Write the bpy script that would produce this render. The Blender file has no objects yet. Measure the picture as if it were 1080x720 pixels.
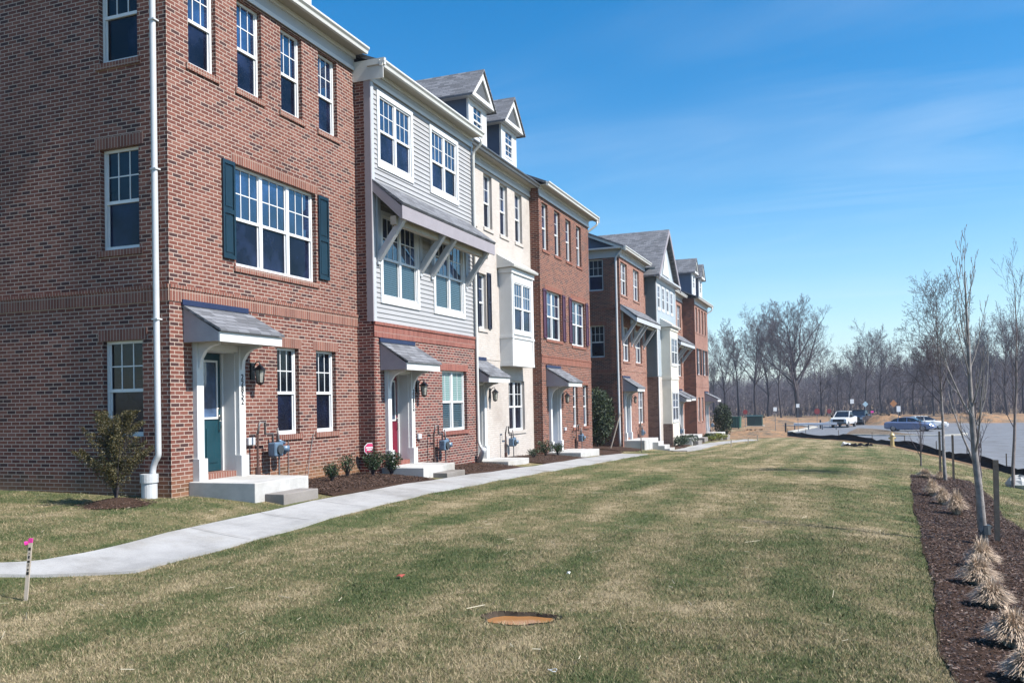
import bpy, math, random
import numpy as np
from mathutils import Vector, Matrix
random.seed(7); RNG = np.random.default_rng(7)
SC = bpy.context.scene
COL = SC.collection
rad = math.radians

# ------------------------------------------------------------------ camera frame (world: X out of the facades, Y along the street, Z up)
F_PX = 916.0; PITCH = rad(1.18966); YAW = rad(20.89055); ROLL = rad(1.15)
CAM = Vector((10.4, 0.0, 1.42))
Rv = Vector((math.cos(YAW), math.sin(YAW), 0)); Fv = Vector((-math.sin(YAW), math.cos(YAW), 0)); Uv = Vector((0, 0, 1))

# ------------------------------------------------------------------ node helpers
def new_mat(name):
    m = bpy.data.materials.new(name); m.use_nodes = True
    nt = m.node_tree; nt.nodes.clear()
    out = nt.nodes.new('ShaderNodeOutputMaterial'); b = nt.nodes.new('ShaderNodeBsdfPrincipled')
    nt.links.new(b.outputs[0], out.inputs[0])
    return m, nt, b
def N(nt, typ, **kw):
    n = nt.nodes.new(typ)
    for k, v in kw.items():
        if k.startswith('i_'):
            key = k[2:]
            n.inputs[int(key) if key.isdigit() else key.replace('_', ' ')].default_value = v
        else: setattr(n, k, v)
    return n
def L(nt, a, b): nt.links.new(a, b)
def c4(c): return (c[0], c[1], c[2], 1)
def ramp(nt, stops, interp='LINEAR'):
    r = nt.nodes.new('ShaderNodeValToRGB'); r.color_ramp.interpolation = interp
    e = r.color_ramp.elements
    e[0].position = stops[0][0]; e[0].color = c4(stops[0][1])
    e[1].position = stops[-1][0]; e[1].color = c4(stops[-1][1])
    for p, c in stops[1:-1]:
        x = e.new(p); x.color = c4(c)
    return r
def mixc(nt, fac, a, b, blend='MIX'):
    m = nt.nodes.new('ShaderNodeMix'); m.data_type = 'RGBA'; m.blend_type = blend
    for s, v in ((m.inputs[0], fac), (m.inputs[6], a), (m.inputs[7], b)):
        if isinstance(v, (int, float)): s.default_value = v
        elif isinstance(v, (tuple, list)): s.default_value = c4(v)
        else: nt.links.new(v, s)
    return m.outputs[2]
def math_(nt, op, a, b=None, c=None):
    m = nt.nodes.new('ShaderNodeMath'); m.operation = op
    for i, v in enumerate((a, b, c)):
        if v is None: continue
        if isinstance(v, (int, float)): m.inputs[i].default_value = v
        else: nt.links.new(v, m.inputs[i])
    return m.outputs[0]
def pos(nt): return nt.nodes.new('ShaderNodeNewGeometry').outputs['Position']
def noise(nt, scale, detail=4, rough=.55, vec=None, dim='3D'):
    n = nt.nodes.new('ShaderNodeTexNoise'); n.inputs['Scale'].default_value = scale
    n.inputs['Detail'].default_value = detail; n.inputs['Roughness'].default_value = rough
    nt.links.new(vec if vec is not None else pos(nt), n.inputs['Vector'])
    return n.outputs[0]
def bump(nt, b, h, strength=.3, dist=.01):
    n = nt.nodes.new('ShaderNodeBump'); n.inputs['Strength'].default_value = strength; n.inputs['Distance'].default_value = dist
    nt.links.new(h, n.inputs['Height']); nt.links.new(n.outputs[0], b.inputs['Normal'])

def plain(name, col, rough=.6, var=.18, scale=6., metallic=0., spec=.5, bmp=0., bscale=60., local=False):
    m, nt, b = new_mat(name)
    v = None
    if local:
        v = nt.nodes.new('ShaderNodeTexCoord').outputs['Object']
    f = noise(nt, scale, 5, .6, v)
    r = ramp(nt, [(.3, [c * (1 - var) for c in col]), (.7, [min(1, c * (1 + var)) for c in col])])
    L(nt, f, r.inputs[0]); L(nt, r.outputs[0], b.inputs['Base Color'])
    b.inputs['Roughness'].default_value = rough; b.inputs['Metallic'].default_value = metallic
    b.inputs['Specular IOR Level'].default_value = spec
    if bmp: bump(nt, b, noise(nt, bscale, 3, .6, v), bmp, .01)
    return m

def wall_uv(nt, swap=False):
    """metres along the wall and up it, whichever way the wall faces"""
    g = nt.nodes.new('ShaderNodeNewGeometry')
    sp = nt.nodes.new('ShaderNodeSeparateXYZ'); L(nt, g.outputs['Position'], sp.inputs[0])
    sn = nt.nodes.new('ShaderNodeSeparateXYZ'); L(nt, g.outputs['True Normal'], sn.inputs[0])
    isy = math_(nt, 'GREATER_THAN', math_(nt, 'ABSOLUTE', sn.outputs[1]), .7)
    isz = math_(nt, 'GREATER_THAN', math_(nt, 'ABSOLUTE', sn.outputs[2]), .7)
    u = math_(nt, 'ADD', math_(nt, 'MULTIPLY', sp.outputs[1], math_(nt, 'SUBTRACT', 1., isy)), math_(nt, 'MULTIPLY', sp.outputs[0], isy))
    v = math_(nt, 'ADD', math_(nt, 'MULTIPLY', sp.outputs[2], math_(nt, 'SUBTRACT', 1., isz)), math_(nt, 'MULTIPLY', sp.outputs[0], isz))
    cb = nt.nodes.new('ShaderNodeCombineXYZ')
    L(nt, v if swap else u, cb.inputs[0]); L(nt, u if swap else v, cb.inputs[1])
    return cb.outputs[0], sp

def brick(name, tones, mortar, soldier=False, dark=.14, painted=False):
    m, nt, b = new_mat(name)
    uv, sp = wall_uv(nt, soldier)
    off = nt.nodes.new('ShaderNodeVectorMath'); off.operation = 'ADD'; L(nt, uv, off.inputs[0]); off.inputs[1].default_value = (50.0, 50.0 + (0.013 if soldier else 0), 0)
    bt = nt.nodes.new('ShaderNodeTexBrick')
    bt.offset = 0.0 if soldier else .5; bt.offset_frequency = 2; bt.squash = 1
    L(nt, off.outputs[0], bt.inputs['Vector'])
    bt.inputs['Color1'].default_value = (0, 0, 0, 1); bt.inputs['Color2'].default_value = (1, 1, 1, 1); bt.inputs['Mortar'].default_value = (.5, .5, .5, 1)
    bt.inputs['Scale'].default_value = 1; bt.inputs['Mortar Size'].default_value = .0078; bt.inputs['Mortar Smooth'].default_value = .12
    bt.inputs['Bias'].default_value = 0; bt.inputs['Brick Width'].default_value = .203 if not soldier else .3; bt.inputs['Row Height'].default_value = .0677
    n = len(tones)
    r = ramp(nt, [(i / n, t) for i, t in enumerate(tones)], 'CONSTANT')
    L(nt, bt.outputs['Color'], r.inputs[0])
    blot = noise(nt, 1.1, 3, .6); fine = noise(nt, 45, 4, .7)
    c1 = mixc(nt, .55, r.outputs[0], mixc(nt, fine, (.25, .25, .25), (.95, .95, .95)), 'OVERLAY')
    c2 = mixc(nt, math_(nt, 'MULTIPLY', blot, .45), c1, (.62, .5, .45), 'MULTIPLY')
    mo = mixc(nt, noise(nt, 9, 4, .6), [x * .80 for x in mortar], [min(1, x * 1.12) for x in mortar])
    if painted: mo = mixc(nt, .6, mo, tones[0])
    col = mixc(nt, bt.outputs['Fac'], c2, mo)
    # orange mud splashed on the lowest courses
    mr = nt.nodes.new('ShaderNodeMapRange'); L(nt, sp.outputs[2], mr.inputs[0]); mr.inputs[1].default_value = -.15; mr.inputs[2].default_value = .42; mr.inputs[3].default_value = 1.15; mr.inputs[4].default_value = 0
    if name == 'brick_rose': col = mixc(nt, math_(nt, 'MULTIPLY', mr.outputs[0], noise(nt, 2.2, 4, .6)), col, (.40, .235, .11))
    sm = ramp(nt, [(.50, (1, 1, 1)), (.72, (.80, .77, .75))]); L(nt, noise(nt, .45, 6, .65), sm.inputs[0]); col = mixc(nt, 1., col, sm.outputs[0], 'MULTIPLY')
    L(nt, col, b.inputs['Base Color'])
    b.inputs['Roughness'].default_value = .85; b.inputs['Specular IOR Level'].default_value = .25
    h = math_(nt, 'ADD', math_(nt, 'MULTIPLY', bt.outputs['Fac'], -1.0), math_(nt, 'MULTIPLY', fine, .35))
    bump(nt, b, h, .7, .006)
    return m

M = {}
M['brick_rose'] = brick('brick_rose', [(.215, .080, .060), (.26, .105, .080), (.18, .066, .052), (.285, .13, .102), (.085, .042, .042), (.225, .088, .068), (.145, .058, .050), (.24, .096, .074), (.20, .078, .062)], (.60, .50, .44))
M['brick_rose_soldier'] = brick('brick_rose_soldier', [(.25, .105, .08), (.29, .13, .10), (.20, .08, .062), (.26, .115, .09)], (.44, .35, .30), True)
M['brick_plum'] = brick('brick_plum', [(.24, .072, .060), (.20, .060, .052), (.29, .10, .082), (.11, .045, .045), (.22, .068, .056), (.13, .05, .048)], (.62, .53, .47))
M['brick_plum_soldier'] = brick('brick_plum_soldier', [(.28, .09, .072), (.24, .075, .062), (.31, .11, .088)], (.42, .28, .24), True)
M['brick_rust'] = brick('brick_rust', [(.25, .085, .055), (.21, .068, .047), (.29, .11, .074), (.17, .058, .045), (.255, .092, .062), (.11, .045, .04)], (.46, .37, .31))
M['brick_rust_soldier'] = brick('brick_rust_soldier', [(.26, .085, .056), (.23, .074, .05), (.29, .105, .07)], (.42, .30, .25), True)
M['brick_salmon'] = brick('brick_salmon', [(.32, .145, .105), (.28, .12, .09), (.36, .175, .13), (.23, .095, .075), (.31, .145, .11)], (.52, .41, .35))
M['brick_brown'] = brick('brick_brown', [(.19, .125, .10), (.16, .10, .085), (.23, .155, .125), (.13, .085, .075)], (.34, .28, .25))
M['brick_cream'] = brick('brick_cream', [(.64, .59, .54), (.61, .56, .51), (.67, .62, .57), (.63, .58, .53)], (.58, .53, .48), painted=True)
M['brick_cream_soldier'] = brick('brick_cream_soldier', [(.66, .61, .56), (.63, .58, .53), (.68, .63, .58)], (.52, .47, .41), True, painted=True)

M['white'] = plain('white_paint', (.80, .80, .79), .45, .05, 2.5)
M['frame_white'] = plain('window_frame_white', (.82, .83, .84), .35, .04, 3)
M['gutter_white'] = plain('gutter_white', (.74, .735, .70), .4, .07, 1.4, bmp=.05, bscale=8)
M['gutter_dark'] = plain('gutter_dark_grey', (.10, .105, .11), .4, .1, 2)
M['trim_grey'] = plain('frieze_grey', (.55, .57, .60), .5, .06, 2)
M['trim_mauve'] = plain('canopy_side_grey', (.40, .37, .40), .6, .08, 4)
M['soffit'] = plain('soffit_tan', (.50, .46, .38), .6, .06, 3)
M['corner_board'] = plain('corner_board_grey', (.36, .33, .36), .6, .06, 3)
M['siding'] = plain('siding_pale_grey', (.455, .45, .455), .5, .05, 1.2, bmp=.06, bscale=90)
M['siding_blue'] = plain('siding_pale_blue', (.50, .57, .62), .5, .05, 1.2)
M['siding_blue_shaded'] = plain('siding_shaded_side', (.11, .15, .17), .55, .08, 1.5)  # dark copy of the pale blue siding, side wall's shade in its colour
M['siding_navy'] = plain('siding_slate_blue', (.10, .14, .22), .55, .1, 1.5)
M['gable_grey'] = plain('pediment_grey', (.10, .105, .11), .6, .1, 3)
M['black_metal'] = plain('black_metal', (.012, .012, .014), .35, .3, 10, metallic=.3)
M['meter'] = plain('meter_grey_blue', (.15, .23, .33), .4, .15, 14, metallic=.2, bmp=.1)
M['meter_dark'] = plain('meter_dark_grey', (.05, .06, .07), .45, .2, 14)
M['pipe_grey'] = plain('pipe_grey', (.20, .19, .19), .5, .25, 20, metallic=.4)
M['rust_pipe'] = plain('pipe_rusty', (.09, .045, .035), .7, .3, 20)
M['pvc'] = plain('pvc_white', (.64, .66, .69), .35, .05, 5)
M['door_teal'] = plain('door_teal', (.010, .055, .075), .35, .1, 3)
M['door_red'] = plain('door_red', (.20, .012, .035), .35, .1, 3)
M['door_tan'] = plain('door_grey_tan', (.36, .34, .31), .4, .08, 3)
M['door_blue'] = plain('door_pale_blue', (.40, .50, .72), .4, .08, 3)
M['shutter_teal'] = plain('shutter_teal', (.003, .026, .046), .45, .12, 5)
M['shutter_navy'] = plain('shutter_navy', (.010, .012, .028), .45, .12, 5)
M['shutter_plum'] = plain('shutter_plum', (.075, .016, .045), .45, .12, 5)
M['flash_navy'] = plain('canopy_flashing_navy', (.02, .03, .085), .4, .1, 5)
M['lamp_glass'] = plain('lantern_glass', (.42, .42, .38), .08, .2, 20, spec=.8)
M['brass'] = plain('door_handle_nickel', (.30, .29, .27), .25, .1, 20, metallic=.9)

def concrete(name, col, bs=40):
    m, nt, b = new_mat(name)
    f = noise(nt, 1.3, 6, .65); g = noise(nt, 55, 4, .7)
    r = ramp(nt, [(.32, [c * .80 for c in col]), (.5, col), (.68, [min(1, c * 1.12) for c in col])]); L(nt, f, r.inputs[0])
    st_ = ramp(nt, [(.48, (1, 1, 1)), (.70, (.74, .71, .66))]); L(nt, noise(nt, .6, 7, .7), st_.inputs[0])
    L(nt, mixc(nt, 1., mixc(nt, .35, r.outputs[0], mixc(nt, g, (.2, .2, .2), (.85, .85, .85)), 'OVERLAY'), st_.outputs[0], 'MULTIPLY'), b.inputs['Base Color'])
    b.inputs['Roughness'].default_value = .9; b.inputs['Specular IOR Level'].default_value = .2
    bump(nt, b, g, .35, .004)
    return m
M['concrete'] = concrete('walk_concrete', (.415, .41, .405))
M['stoop'] = concrete('stoop_concrete', (.58, .57, .55))
M['step'] = concrete('step_concrete', (.30, .275, .255))
M['asphalt'] = concrete('road_asphalt', (.205, .215, .235))
M['kerb'] = concrete('kerb_concrete', (.58, .56, .50))
M['rock'] = concrete('pale_rock', (.62, .62, .60))

def shingles(name, col):
    m, nt, b = new_mat(name)
    g = nt.nodes.new('ShaderNodeNewGeometry'); sp = nt.nodes.new('ShaderNodeSeparateXYZ'); L(nt, g.outputs['Position'], sp.inputs[0])
    sn = nt.nodes.new('ShaderNodeSeparateXYZ'); L(nt, g.outputs['True Normal'], sn.inputs[0])
    isy = math_(nt, 'GREATER_THAN', math_(nt, 'ABSOLUTE', sn.outputs[1]), math_(nt, 'ABSOLUTE', sn.outputs[0]))
    u = math_(nt, 'ADD', math_(nt, 'MULTIPLY', sp.outputs[1], math_(nt, 'SUBTRACT', 1., isy)), math_(nt, 'MULTIPLY', sp.outputs[0], isy))
    cb = nt.nodes.new('ShaderNodeCombineXYZ'); L(nt, u, cb.inputs[0]); L(nt, sp.outputs[2], cb.inputs[1])
    bt = nt.nodes.new('ShaderNodeTexBrick'); L(nt, cb.outputs[0], bt.inputs['Vector'])
    bt.inputs['Color1'].default_value = c4([c * .7 for c in col]); bt.inputs['Color2'].default_value = c4([c * 1.35 for c in col]); bt.inputs['Mortar'].default_value = c4([c * .45 for c in col])
    bt.inputs['Scale'].default_value = 1; bt.inputs['Mortar Size'].default_value = .006; bt.inputs['Brick Width'].default_value = .3; bt.inputs['Row Height'].default_value = .075
    L(nt, mixc(nt, .3, bt.outputs['Color'], mixc(nt, noise(nt, 120, 3, .7), (.1, .1, .1), (.9, .9, .9)), 'OVERLAY'), b.inputs['Base Color'])
    b.inputs['Roughness'].default_value = .9; b.inputs['Specular IOR Level'].default_value = .2
    bump(nt, b, math_(nt, 'MULTIPLY', bt.outputs['Fac'], -1.), .5, .005)
    return m
M['shingle'] = shingles('roof_shingles_grey', (.145, .15, .165))

def glass(name, col, ior=2.0, rough=.02, stripes=None, fsp=.5, wob=.35):
    m, nt, b = new_mat(name)
    if stripes:
        sp = nt.nodes.new('ShaderNodeSeparateXYZ'); L(nt, pos(nt), sp.inputs[0])
        s = math_(nt, 'FRACT', math_(nt, 'MULTIPLY', sp.outputs[2], 1 / .05))
        s2 = math_(nt, 'GREATER_THAN', s, .35)
        L(nt, mixc(nt, s2, col, stripes), b.inputs['Base Color'])
    else:
        r = ramp(nt, [(.35, [c * .3 for c in col]), (.50, col), (.68, [c * 3.2 for c in col])]); L(nt, noise(nt, .9, 4, .6), r.inputs[0])  # colour blotches stand in for reflections and room depth
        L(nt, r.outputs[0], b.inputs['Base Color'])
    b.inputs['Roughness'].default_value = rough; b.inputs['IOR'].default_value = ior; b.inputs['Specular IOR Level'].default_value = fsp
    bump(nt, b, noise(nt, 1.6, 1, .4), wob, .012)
    return m
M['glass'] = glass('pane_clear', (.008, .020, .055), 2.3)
M['glass_low'] = glass('pane_dimmed', (.004, .008, .014), 1.5, fsp=.32)  # pane copy darkened and dulled to dim its reflections; no room behind
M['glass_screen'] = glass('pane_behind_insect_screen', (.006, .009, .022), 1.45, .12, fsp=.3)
M['glass_blind'] = glass('pane_with_blinds', (.015, .030, .042), 1.55, .03, (.055, .095, .12))
M['glass_blind_pale'] = glass('pane_with_pale_blinds', (.10, .17, .17), 1.6, .03, (.24, .35, .34))
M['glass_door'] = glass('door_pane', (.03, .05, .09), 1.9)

def mulch_mat(name, col):
    m, nt, b = new_mat(name)
    v = noise(nt, 38, 6, .75); w = noise(nt, 3, 3, .6)
    r = ramp(nt, [(.30, [c * .35 for c in col]), (.5, col), (.66, [c * 2.0 for c in col]), (.78, [c * 3.4 for c in col])]); L(nt, v, r.inputs[0])
    L(nt, mixc(nt, math_(nt, 'MULTIPLY', w, .5), r.outputs[0], (.5, .42, .4), 'MULTIPLY'), b.inputs['Base Color'])
    b.inputs['Roughness'].default_value = .95; b.inputs['Specular IOR Level'].default_value = .1
    bump(nt, b, v, 1., .03)
    return m
M['mulch'] = mulch_mat('bark_mulch', (.060, .037, .027))
def dirt_mat(name, col, gs=.7):
    m, nt, b = new_mat(name)
    v = noise(nt, gs, 8, .72); w = noise(nt, gs * 9, 4, .7)
    r = ramp(nt, [(.30, (.13, .10, .075)), (.44, (.24, .18, .125)), (.52, col), (.62, [min(1, c * 1.2) for c in col]), (.74, (.42, .36, .27))]); L(nt, v, r.inputs[0])
    L(nt, mixc(nt, .5, r.outputs[0], mixc(nt, w, (.1, .1, .1), (.9, .9, .9)), 'OVERLAY'), b.inputs['Base Color'])
    b.inputs['Roughness'].default_value = .95; b.inputs['Specular IOR Level'].default_value = .1
    bump(nt, b, w, .8, .15)
    return m
M['dirt'] = dirt_mat('orange_dirt', (.37, .225, .125))
M['gravel'] = dirt_mat('gravel_island', (.20, .16, .12), 1.5)
M['wood_floor'] = dirt_mat('wood_floor_leaf_litter', (.085, .06, .045), .2)

def lawn_nodes(nt, extra=None):
    """dormant turf: straw, olive and green in patches of several sizes"""
    P_ = pos(nt)
    mp = nt.nodes.new('ShaderNodeMapping'); L(nt, P_, mp.inputs[0])
    mp.inputs['Rotation'].default_value = (0, 0, rad(8)); mp.inputs['Scale'].default_value = (.75, .22, 1)
    strip = noise(nt, 1.3, 4, .6, mp.outputs[0])
    big = noise(nt, .42, 4, .6); med = noise(nt, 2.3, 5, .65); fine = noise(nt, 26, 5, .75)
    s = math_(nt, 'ADD', math_(nt, 'MULTIPLY', strip, .9), math_(nt, 'ADD', math_(nt, 'MULTIPLY', big, .7), math_(nt, 'MULTIPLY', med, .9)))
    s = math_(nt, 'ADD', s, math_(nt, 'MULTIPLY', fine, .9))
    sx = nt.nodes.new('ShaderNodeSeparateXYZ'); L(nt, P_, sx.inputs[0])
    ph = math_(nt, 'ADD', math_(nt, 'MULTIPLY', sx.outputs[0], 4.6), math_(nt, 'MULTIPLY', noise(nt, .35, 3, .6), 4.0))
    s = math_(nt, 'ADD', s, math_(nt, 'MULTIPLY', math_(nt, 'SINE', ph), .072))
    if extra is not None: s = math_(nt, 'ADD', s, extra)
    s = math_(nt, 'ADD', math_(nt, 'MULTIPLY', math_(nt, 'SUBTRACT', s, 1.70), 1.08), .525)
    # far away the turf is drier
    sp = nt.nodes.new('ShaderNodeSeparateXYZ'); L(nt, P_, sp.inputs[0])
    far = nt.nodes.new('ShaderNodeMapRange'); L(nt, sp.outputs[1], far.inputs[0]); far.inputs[1].default_value = 14; far.inputs[2].default_value = 60; far.inputs[3].default_value = 0; far.inputs[4].default_value = .10
    s = math_(nt, 'ADD', s, far.outputs[0])
    r = ramp(nt, LAWN); L(nt, s, r.inputs[0])
    return r.outputs[0], fine
LAWN = [(.10, (.060, .088, .032)), (.34, (.105, .128, .050)), (.50, (.165, .162, .076)), (.66, (.250, .203, .108)), (.84, (.42, .34, .21))]
def lawn_ground():
    m, nt, b = new_mat('lawn_turf')
    c, fine = lawn_nodes(nt)
    L(nt, c, b.inputs['Base Color'])
    b.inputs['Roughness'].default_value = .95; b.inputs['Specular IOR Level'].default_value = .1
    bump(nt, b, noise(nt, 60, 4, .8), 1., .03)
    return m
def lawn_blades():
    m, nt, b = new_mat('grass_blades')
    at = nt.nodes.new('ShaderNodeAttribute'); at.attribute_name = 'rnd'
    c, _ = lawn_nodes(nt, math_(nt, 'MULTIPLY', math_(nt, 'SUBTRACT', at.outputs['Fac'], .5), .75))
    L(nt, c, b.inputs['Base Color'])
    b.inputs['Roughness'].default_value = .7; b.inputs['Specular IOR Level'].default_value = .25
    return m
M['lawn'] = lawn_ground(); M['blades'] = lawn_blades()

def leafy(name, lo, hi, scale=30, trans=True):
    m, nt, b = new_mat(name)
    at = nt.nodes.new('ShaderNodeAttribute'); at.attribute_name = 'rnd'
    r = ramp(nt, [(0., lo), (1., hi)]); L(nt, at.outputs['Fac'], r.inputs[0]); L(nt, r.outputs[0], b.inputs['Base Color'])
    b.inputs['Roughness'].default_value = .55; b.inputs['Specular IOR Level'].default_value = .35
    return m
M['leaf_dark'] = leafy('leaf_dark_green', (.012, .030, .012), (.055, .10, .035))
M['leaf_conifer'] = leafy('needle_olive', (.016, .028, .009), (.17, .125, .045))
M['leaf_ever'] = leafy('leaf_evergreen', (.010, .026, .008), (.07, .095, .03))
M['leaf_yellow'] = leafy('leaf_yellow_green', (.12, .15, .02), (.35, .36, .06))
M['straw'] = leafy('dry_grass_straw', (.34, .24, .17), (.92, .72, .53))
M['strawbits'] = leafy('loose_straw', (.30, .26, .18), (.62, .55, .40))
M['chips'] = leafy('mulch_chips', (.020, .012, .009), (.16, .098, .072))
M['bark'] = plain('bark_grey_pale', (.27, .245, .235), .85, .5, 7, local=True, bmp=.5)
M['bark_dark'] = plain('bark_dark', (.036, .029, .033), .9, .3, 1.2, local=True)
M['twig'] = plain('twigs_purple_grey', (.082, .069, .080), .9, .3, 1.0, local=True)
M['twig_pale'] = plain('twigs_young', (.22, .18, .17), .8, .3, 9, local=True)
M['wood'] = plain('stake_weathered_wood', (.20, .155, .12), .85, .25, 12, local=True)
M['wood_pale'] = plain('stake_pale_wood', (.62, .52, .42), .8, .12, 12, local=True)
M['pink'] = plain('marker_pink', (.85, .05, .38), .5, .1, 30)
M['silt'] = plain('silt_fence_black', (.008, .008, .010), .9, .3, 3, spec=.08, bmp=.3, bscale=6)
M['water'] = plain('muddy_water', (.42, .20, .075), .12, .08, 4, spec=.5)
M['soil_dark'] = plain('wet_soil', (.05, .035, .022), .9, .3, 20)
M['hydrant'] = plain('hydrant_yellow', (.60, .47, .22), .4, .1, 6)
M['sign_red'] = plain('sign_red', (.22, .025, .03), .5, .1, 4)
M['sign_white'] = plain('sign_white', (.75, .77, .80), .5, .08, 4)
M['sign_orange'] = plain('sign_orange', (.38, .16, .05), .5, .1, 4)
M['sign_blue'] = plain('sign_pale_blue', (.35, .50, .60), .5, .1, 4)
M['post_grey'] = plain('post_grey_metal', (.22, .23, .25), .5, .2, 5, metallic=.5)
M['rail'] = plain('guardrail_steel', (.42, .47, .55), .4, .1, 2, metallic=.3)
M['dumpster'] = plain('dumpster_green', (.015, .11, .075), .5, .2, 2)
M['box_green'] = plain('utility_box_green', (.02, .06, .045), .5, .2, 2)
M['car_blue'] = plain('car_paint_blue', (.24, .31, .50), .22, .04, 1, metallic=.35)
M['car_white'] = plain('car_paint_white', (.78, .79, .80), .25, .03, 1)
M['car_dark'] = plain('car_paint_dark', (.02, .03, .05), .25, .1, 1)
M['car_glass'] = plain('car_glass', (.008, .010, .014), .05, .1, 1, spec=.9)
M['tyre'] = plain('tyre_rubber', (.015, .015, .016), .8, .2, 8)
M['rim'] = plain('wheel_rim', (.35, .36, .38), .3, .1, 8, metallic=.8)
M['lamp_white'] = plain('headlight_lens', (.7, .72, .75), .1, .05, 8)
M['lamp_red'] = plain('tail_light_lens', (.35, .01, .01), .15, .05, 8)
M['leaf_red'] = plain('fallen_leaf_red', (.38, .07, .05), .7, .2, 30)

# ------------------------------------------------------------------ object helpers
ORG = {}
def thing(name, loc, label, cat, group=None, rz=0.):
    o = bpy.data.objects.new(name, None); COL.objects.link(o); o.location = loc; o.rotation_euler = (0, 0, rz)
    o.empty_display_size = .2
    o['label'] = label; o['category'] = cat
    if group: o['group'] = group
    ORG[o.name] = Vector(loc)
    return o
def org(o): return ORG.get(o.name, Vector((0, 0, 0))) if o is not None else Vector((0, 0, 0))
def tag(o, label, cat, group=None):
    o['label'] = label; o['category'] = cat
    if group: o['group'] = group
    return o
class B:
    """collects faces in world metres; build() links them as one mesh object"""
    def __init__(s): s.v = []; s.f = []; s.smooth = False
    def face(s, pts):
        n = len(s.v); s.v += [tuple(p) for p in pts]; s.f.append(tuple(range(n, n + len(pts))))
    def hexa(s, p):
        n = len(s.v); s.v += [tuple(q) for q in p]
        for q in ((0, 3, 2, 1), (4, 5, 6, 7), (0, 1, 5, 4), (1, 2, 6, 5), (2, 3, 7, 6), (3, 0, 4, 7)): s.f.append(tuple(n + i for i in q))
        return s
    def box(s, x0, x1, y0, y1, z0, z1):
        return s.hexa([(x0, y0, z0), (x1, y0, z0), (x1, y1, z0), (x0, y1, z0), (x0, y0, z1), (x1, y0, z1), (x1, y1, z1), (x0, y1, z1)])
    def prism(s, prof, a, b, fn):
        """profile of 2-D points extruded from a to b; fn(t, p, q) -> xyz"""
        n = len(s.v); k = len(prof)
        s.v += [tuple(fn(a, *p)) for p in prof] + [tuple(fn(b, *p)) for p in prof]
        for i in range(k):
            j = (i + 1) % k; s.f.append((n + i, n + j, n + k + j, n + k + i))
        s.f.append(tuple(range(n + k - 1, n - 1, -1))); s.f.append(tuple(range(n + k, n + 2 * k)))
        return s
    def tube(s, pts, r, sides=8, cap=True):
        pts = [Vector(p) for p in pts]; rs = r if isinstance(r, (list, tuple)) else [r] * len(pts)
        n0 = len(s.v); k = sides
        for i, p in enumerate(pts):
            d = (pts[min(i + 1, len(pts) - 1)] - pts[max(i - 1, 0)]).normalized()
            a = d.orthogonal().normalized() if i == 0 else (pa - d * pa.dot(d)).normalized()
            pa = a; b_ = d.cross(a)
            for j in range(k):
                t = 2 * math.pi * j / k; s.v.append(tuple(p + (a * math.cos(t) + b_ * math.sin(t)) * rs[i]))
        for i in range(len(pts) - 1):
            for j in range(k):
                j2 = (j + 1) % k; s.f.append((n0 + i * k + j, n0 + i * k + j2, n0 + (i + 1) * k + j2, n0 + (i + 1) * k + j))
        if cap:
            s.f.append(tuple(n0 + j for j in range(k - 1, -1, -1))); s.f.append(tuple(n0 + (len(pts) - 1) * k + j for j in range(k)))
        return s
    def build(s, name, mat, parent=None, smooth=False, bevel=0.):
        me = bpy.data.meshes.new(name); o_ = org(parent)
        me.from_pydata([(a - o_.x, b - o_.y, c - o_.z) for a, b, c in s.v], [], s.f)
        me.materials.append(M[mat] if isinstance(mat, str) else mat)
        if smooth: me.polygons.foreach_set('use_smooth', [True] * len(me.polygons))
        me.update()
        o = bpy.data.objects.new(name, me); COL.objects.link(o)
        if parent is not None:
            o.parent = parent; ORG[o.name] = o_
        if bevel:
            md = o.modifiers.new('bevel', 'BEVEL'); md.width = bevel; md.segments = 2; md.limit_method = 'ANGLE'
        return o
def copy_tree(o, loc, rz=0., sc=(1, 1, 1), label=None):
    c = o.copy(); COL.objects.link(c); c.location = loc; c.rotation_euler = (0, 0, rz); c.scale = sc
    if label: c['label'] = label
    for ch in o.children:
        d = ch.copy(); COL.objects.link(d); d.parent = c
        for g in ch.children:
            e = g.copy(); COL.objects.link(e); e.parent = d
    return c
def np_mesh(name, verts, tris, mat, parent=None, rnd=None, k=3):
    """verts (n,3), faces (m,k) arrays; rnd = one value per vertex"""
    me = bpy.data.meshes.new(name)
    me.vertices.add(len(verts)); me.vertices.foreach_set('co', np.asarray(verts, dtype=np.float32).ravel())
    m = len(tris); me.loops.add(m * k); me.loops.foreach_set('vertex_index', np.asarray(tris, dtype=np.int32).ravel())
    me.polygons.add(m); me.polygons.foreach_set('loop_start', np.arange(0, m * k, k, dtype=np.int32)); me.polygons.foreach_set('loop_total', np.full(m, k, dtype=np.int32))
    me.update(calc_edges=True)
    if rnd is not None:
        a = me.attributes.new('rnd', 'FLOAT', 'POINT'); a.data.foreach_set('value', np.asarray(rnd, dtype=np.float32))
    me.materials.append(M[mat] if isinstance(mat, str) else mat)
    o = bpy.data.objects.new(name, me); COL.objects.link(o)
    if parent is not None: o.parent = parent
    return o

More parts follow.
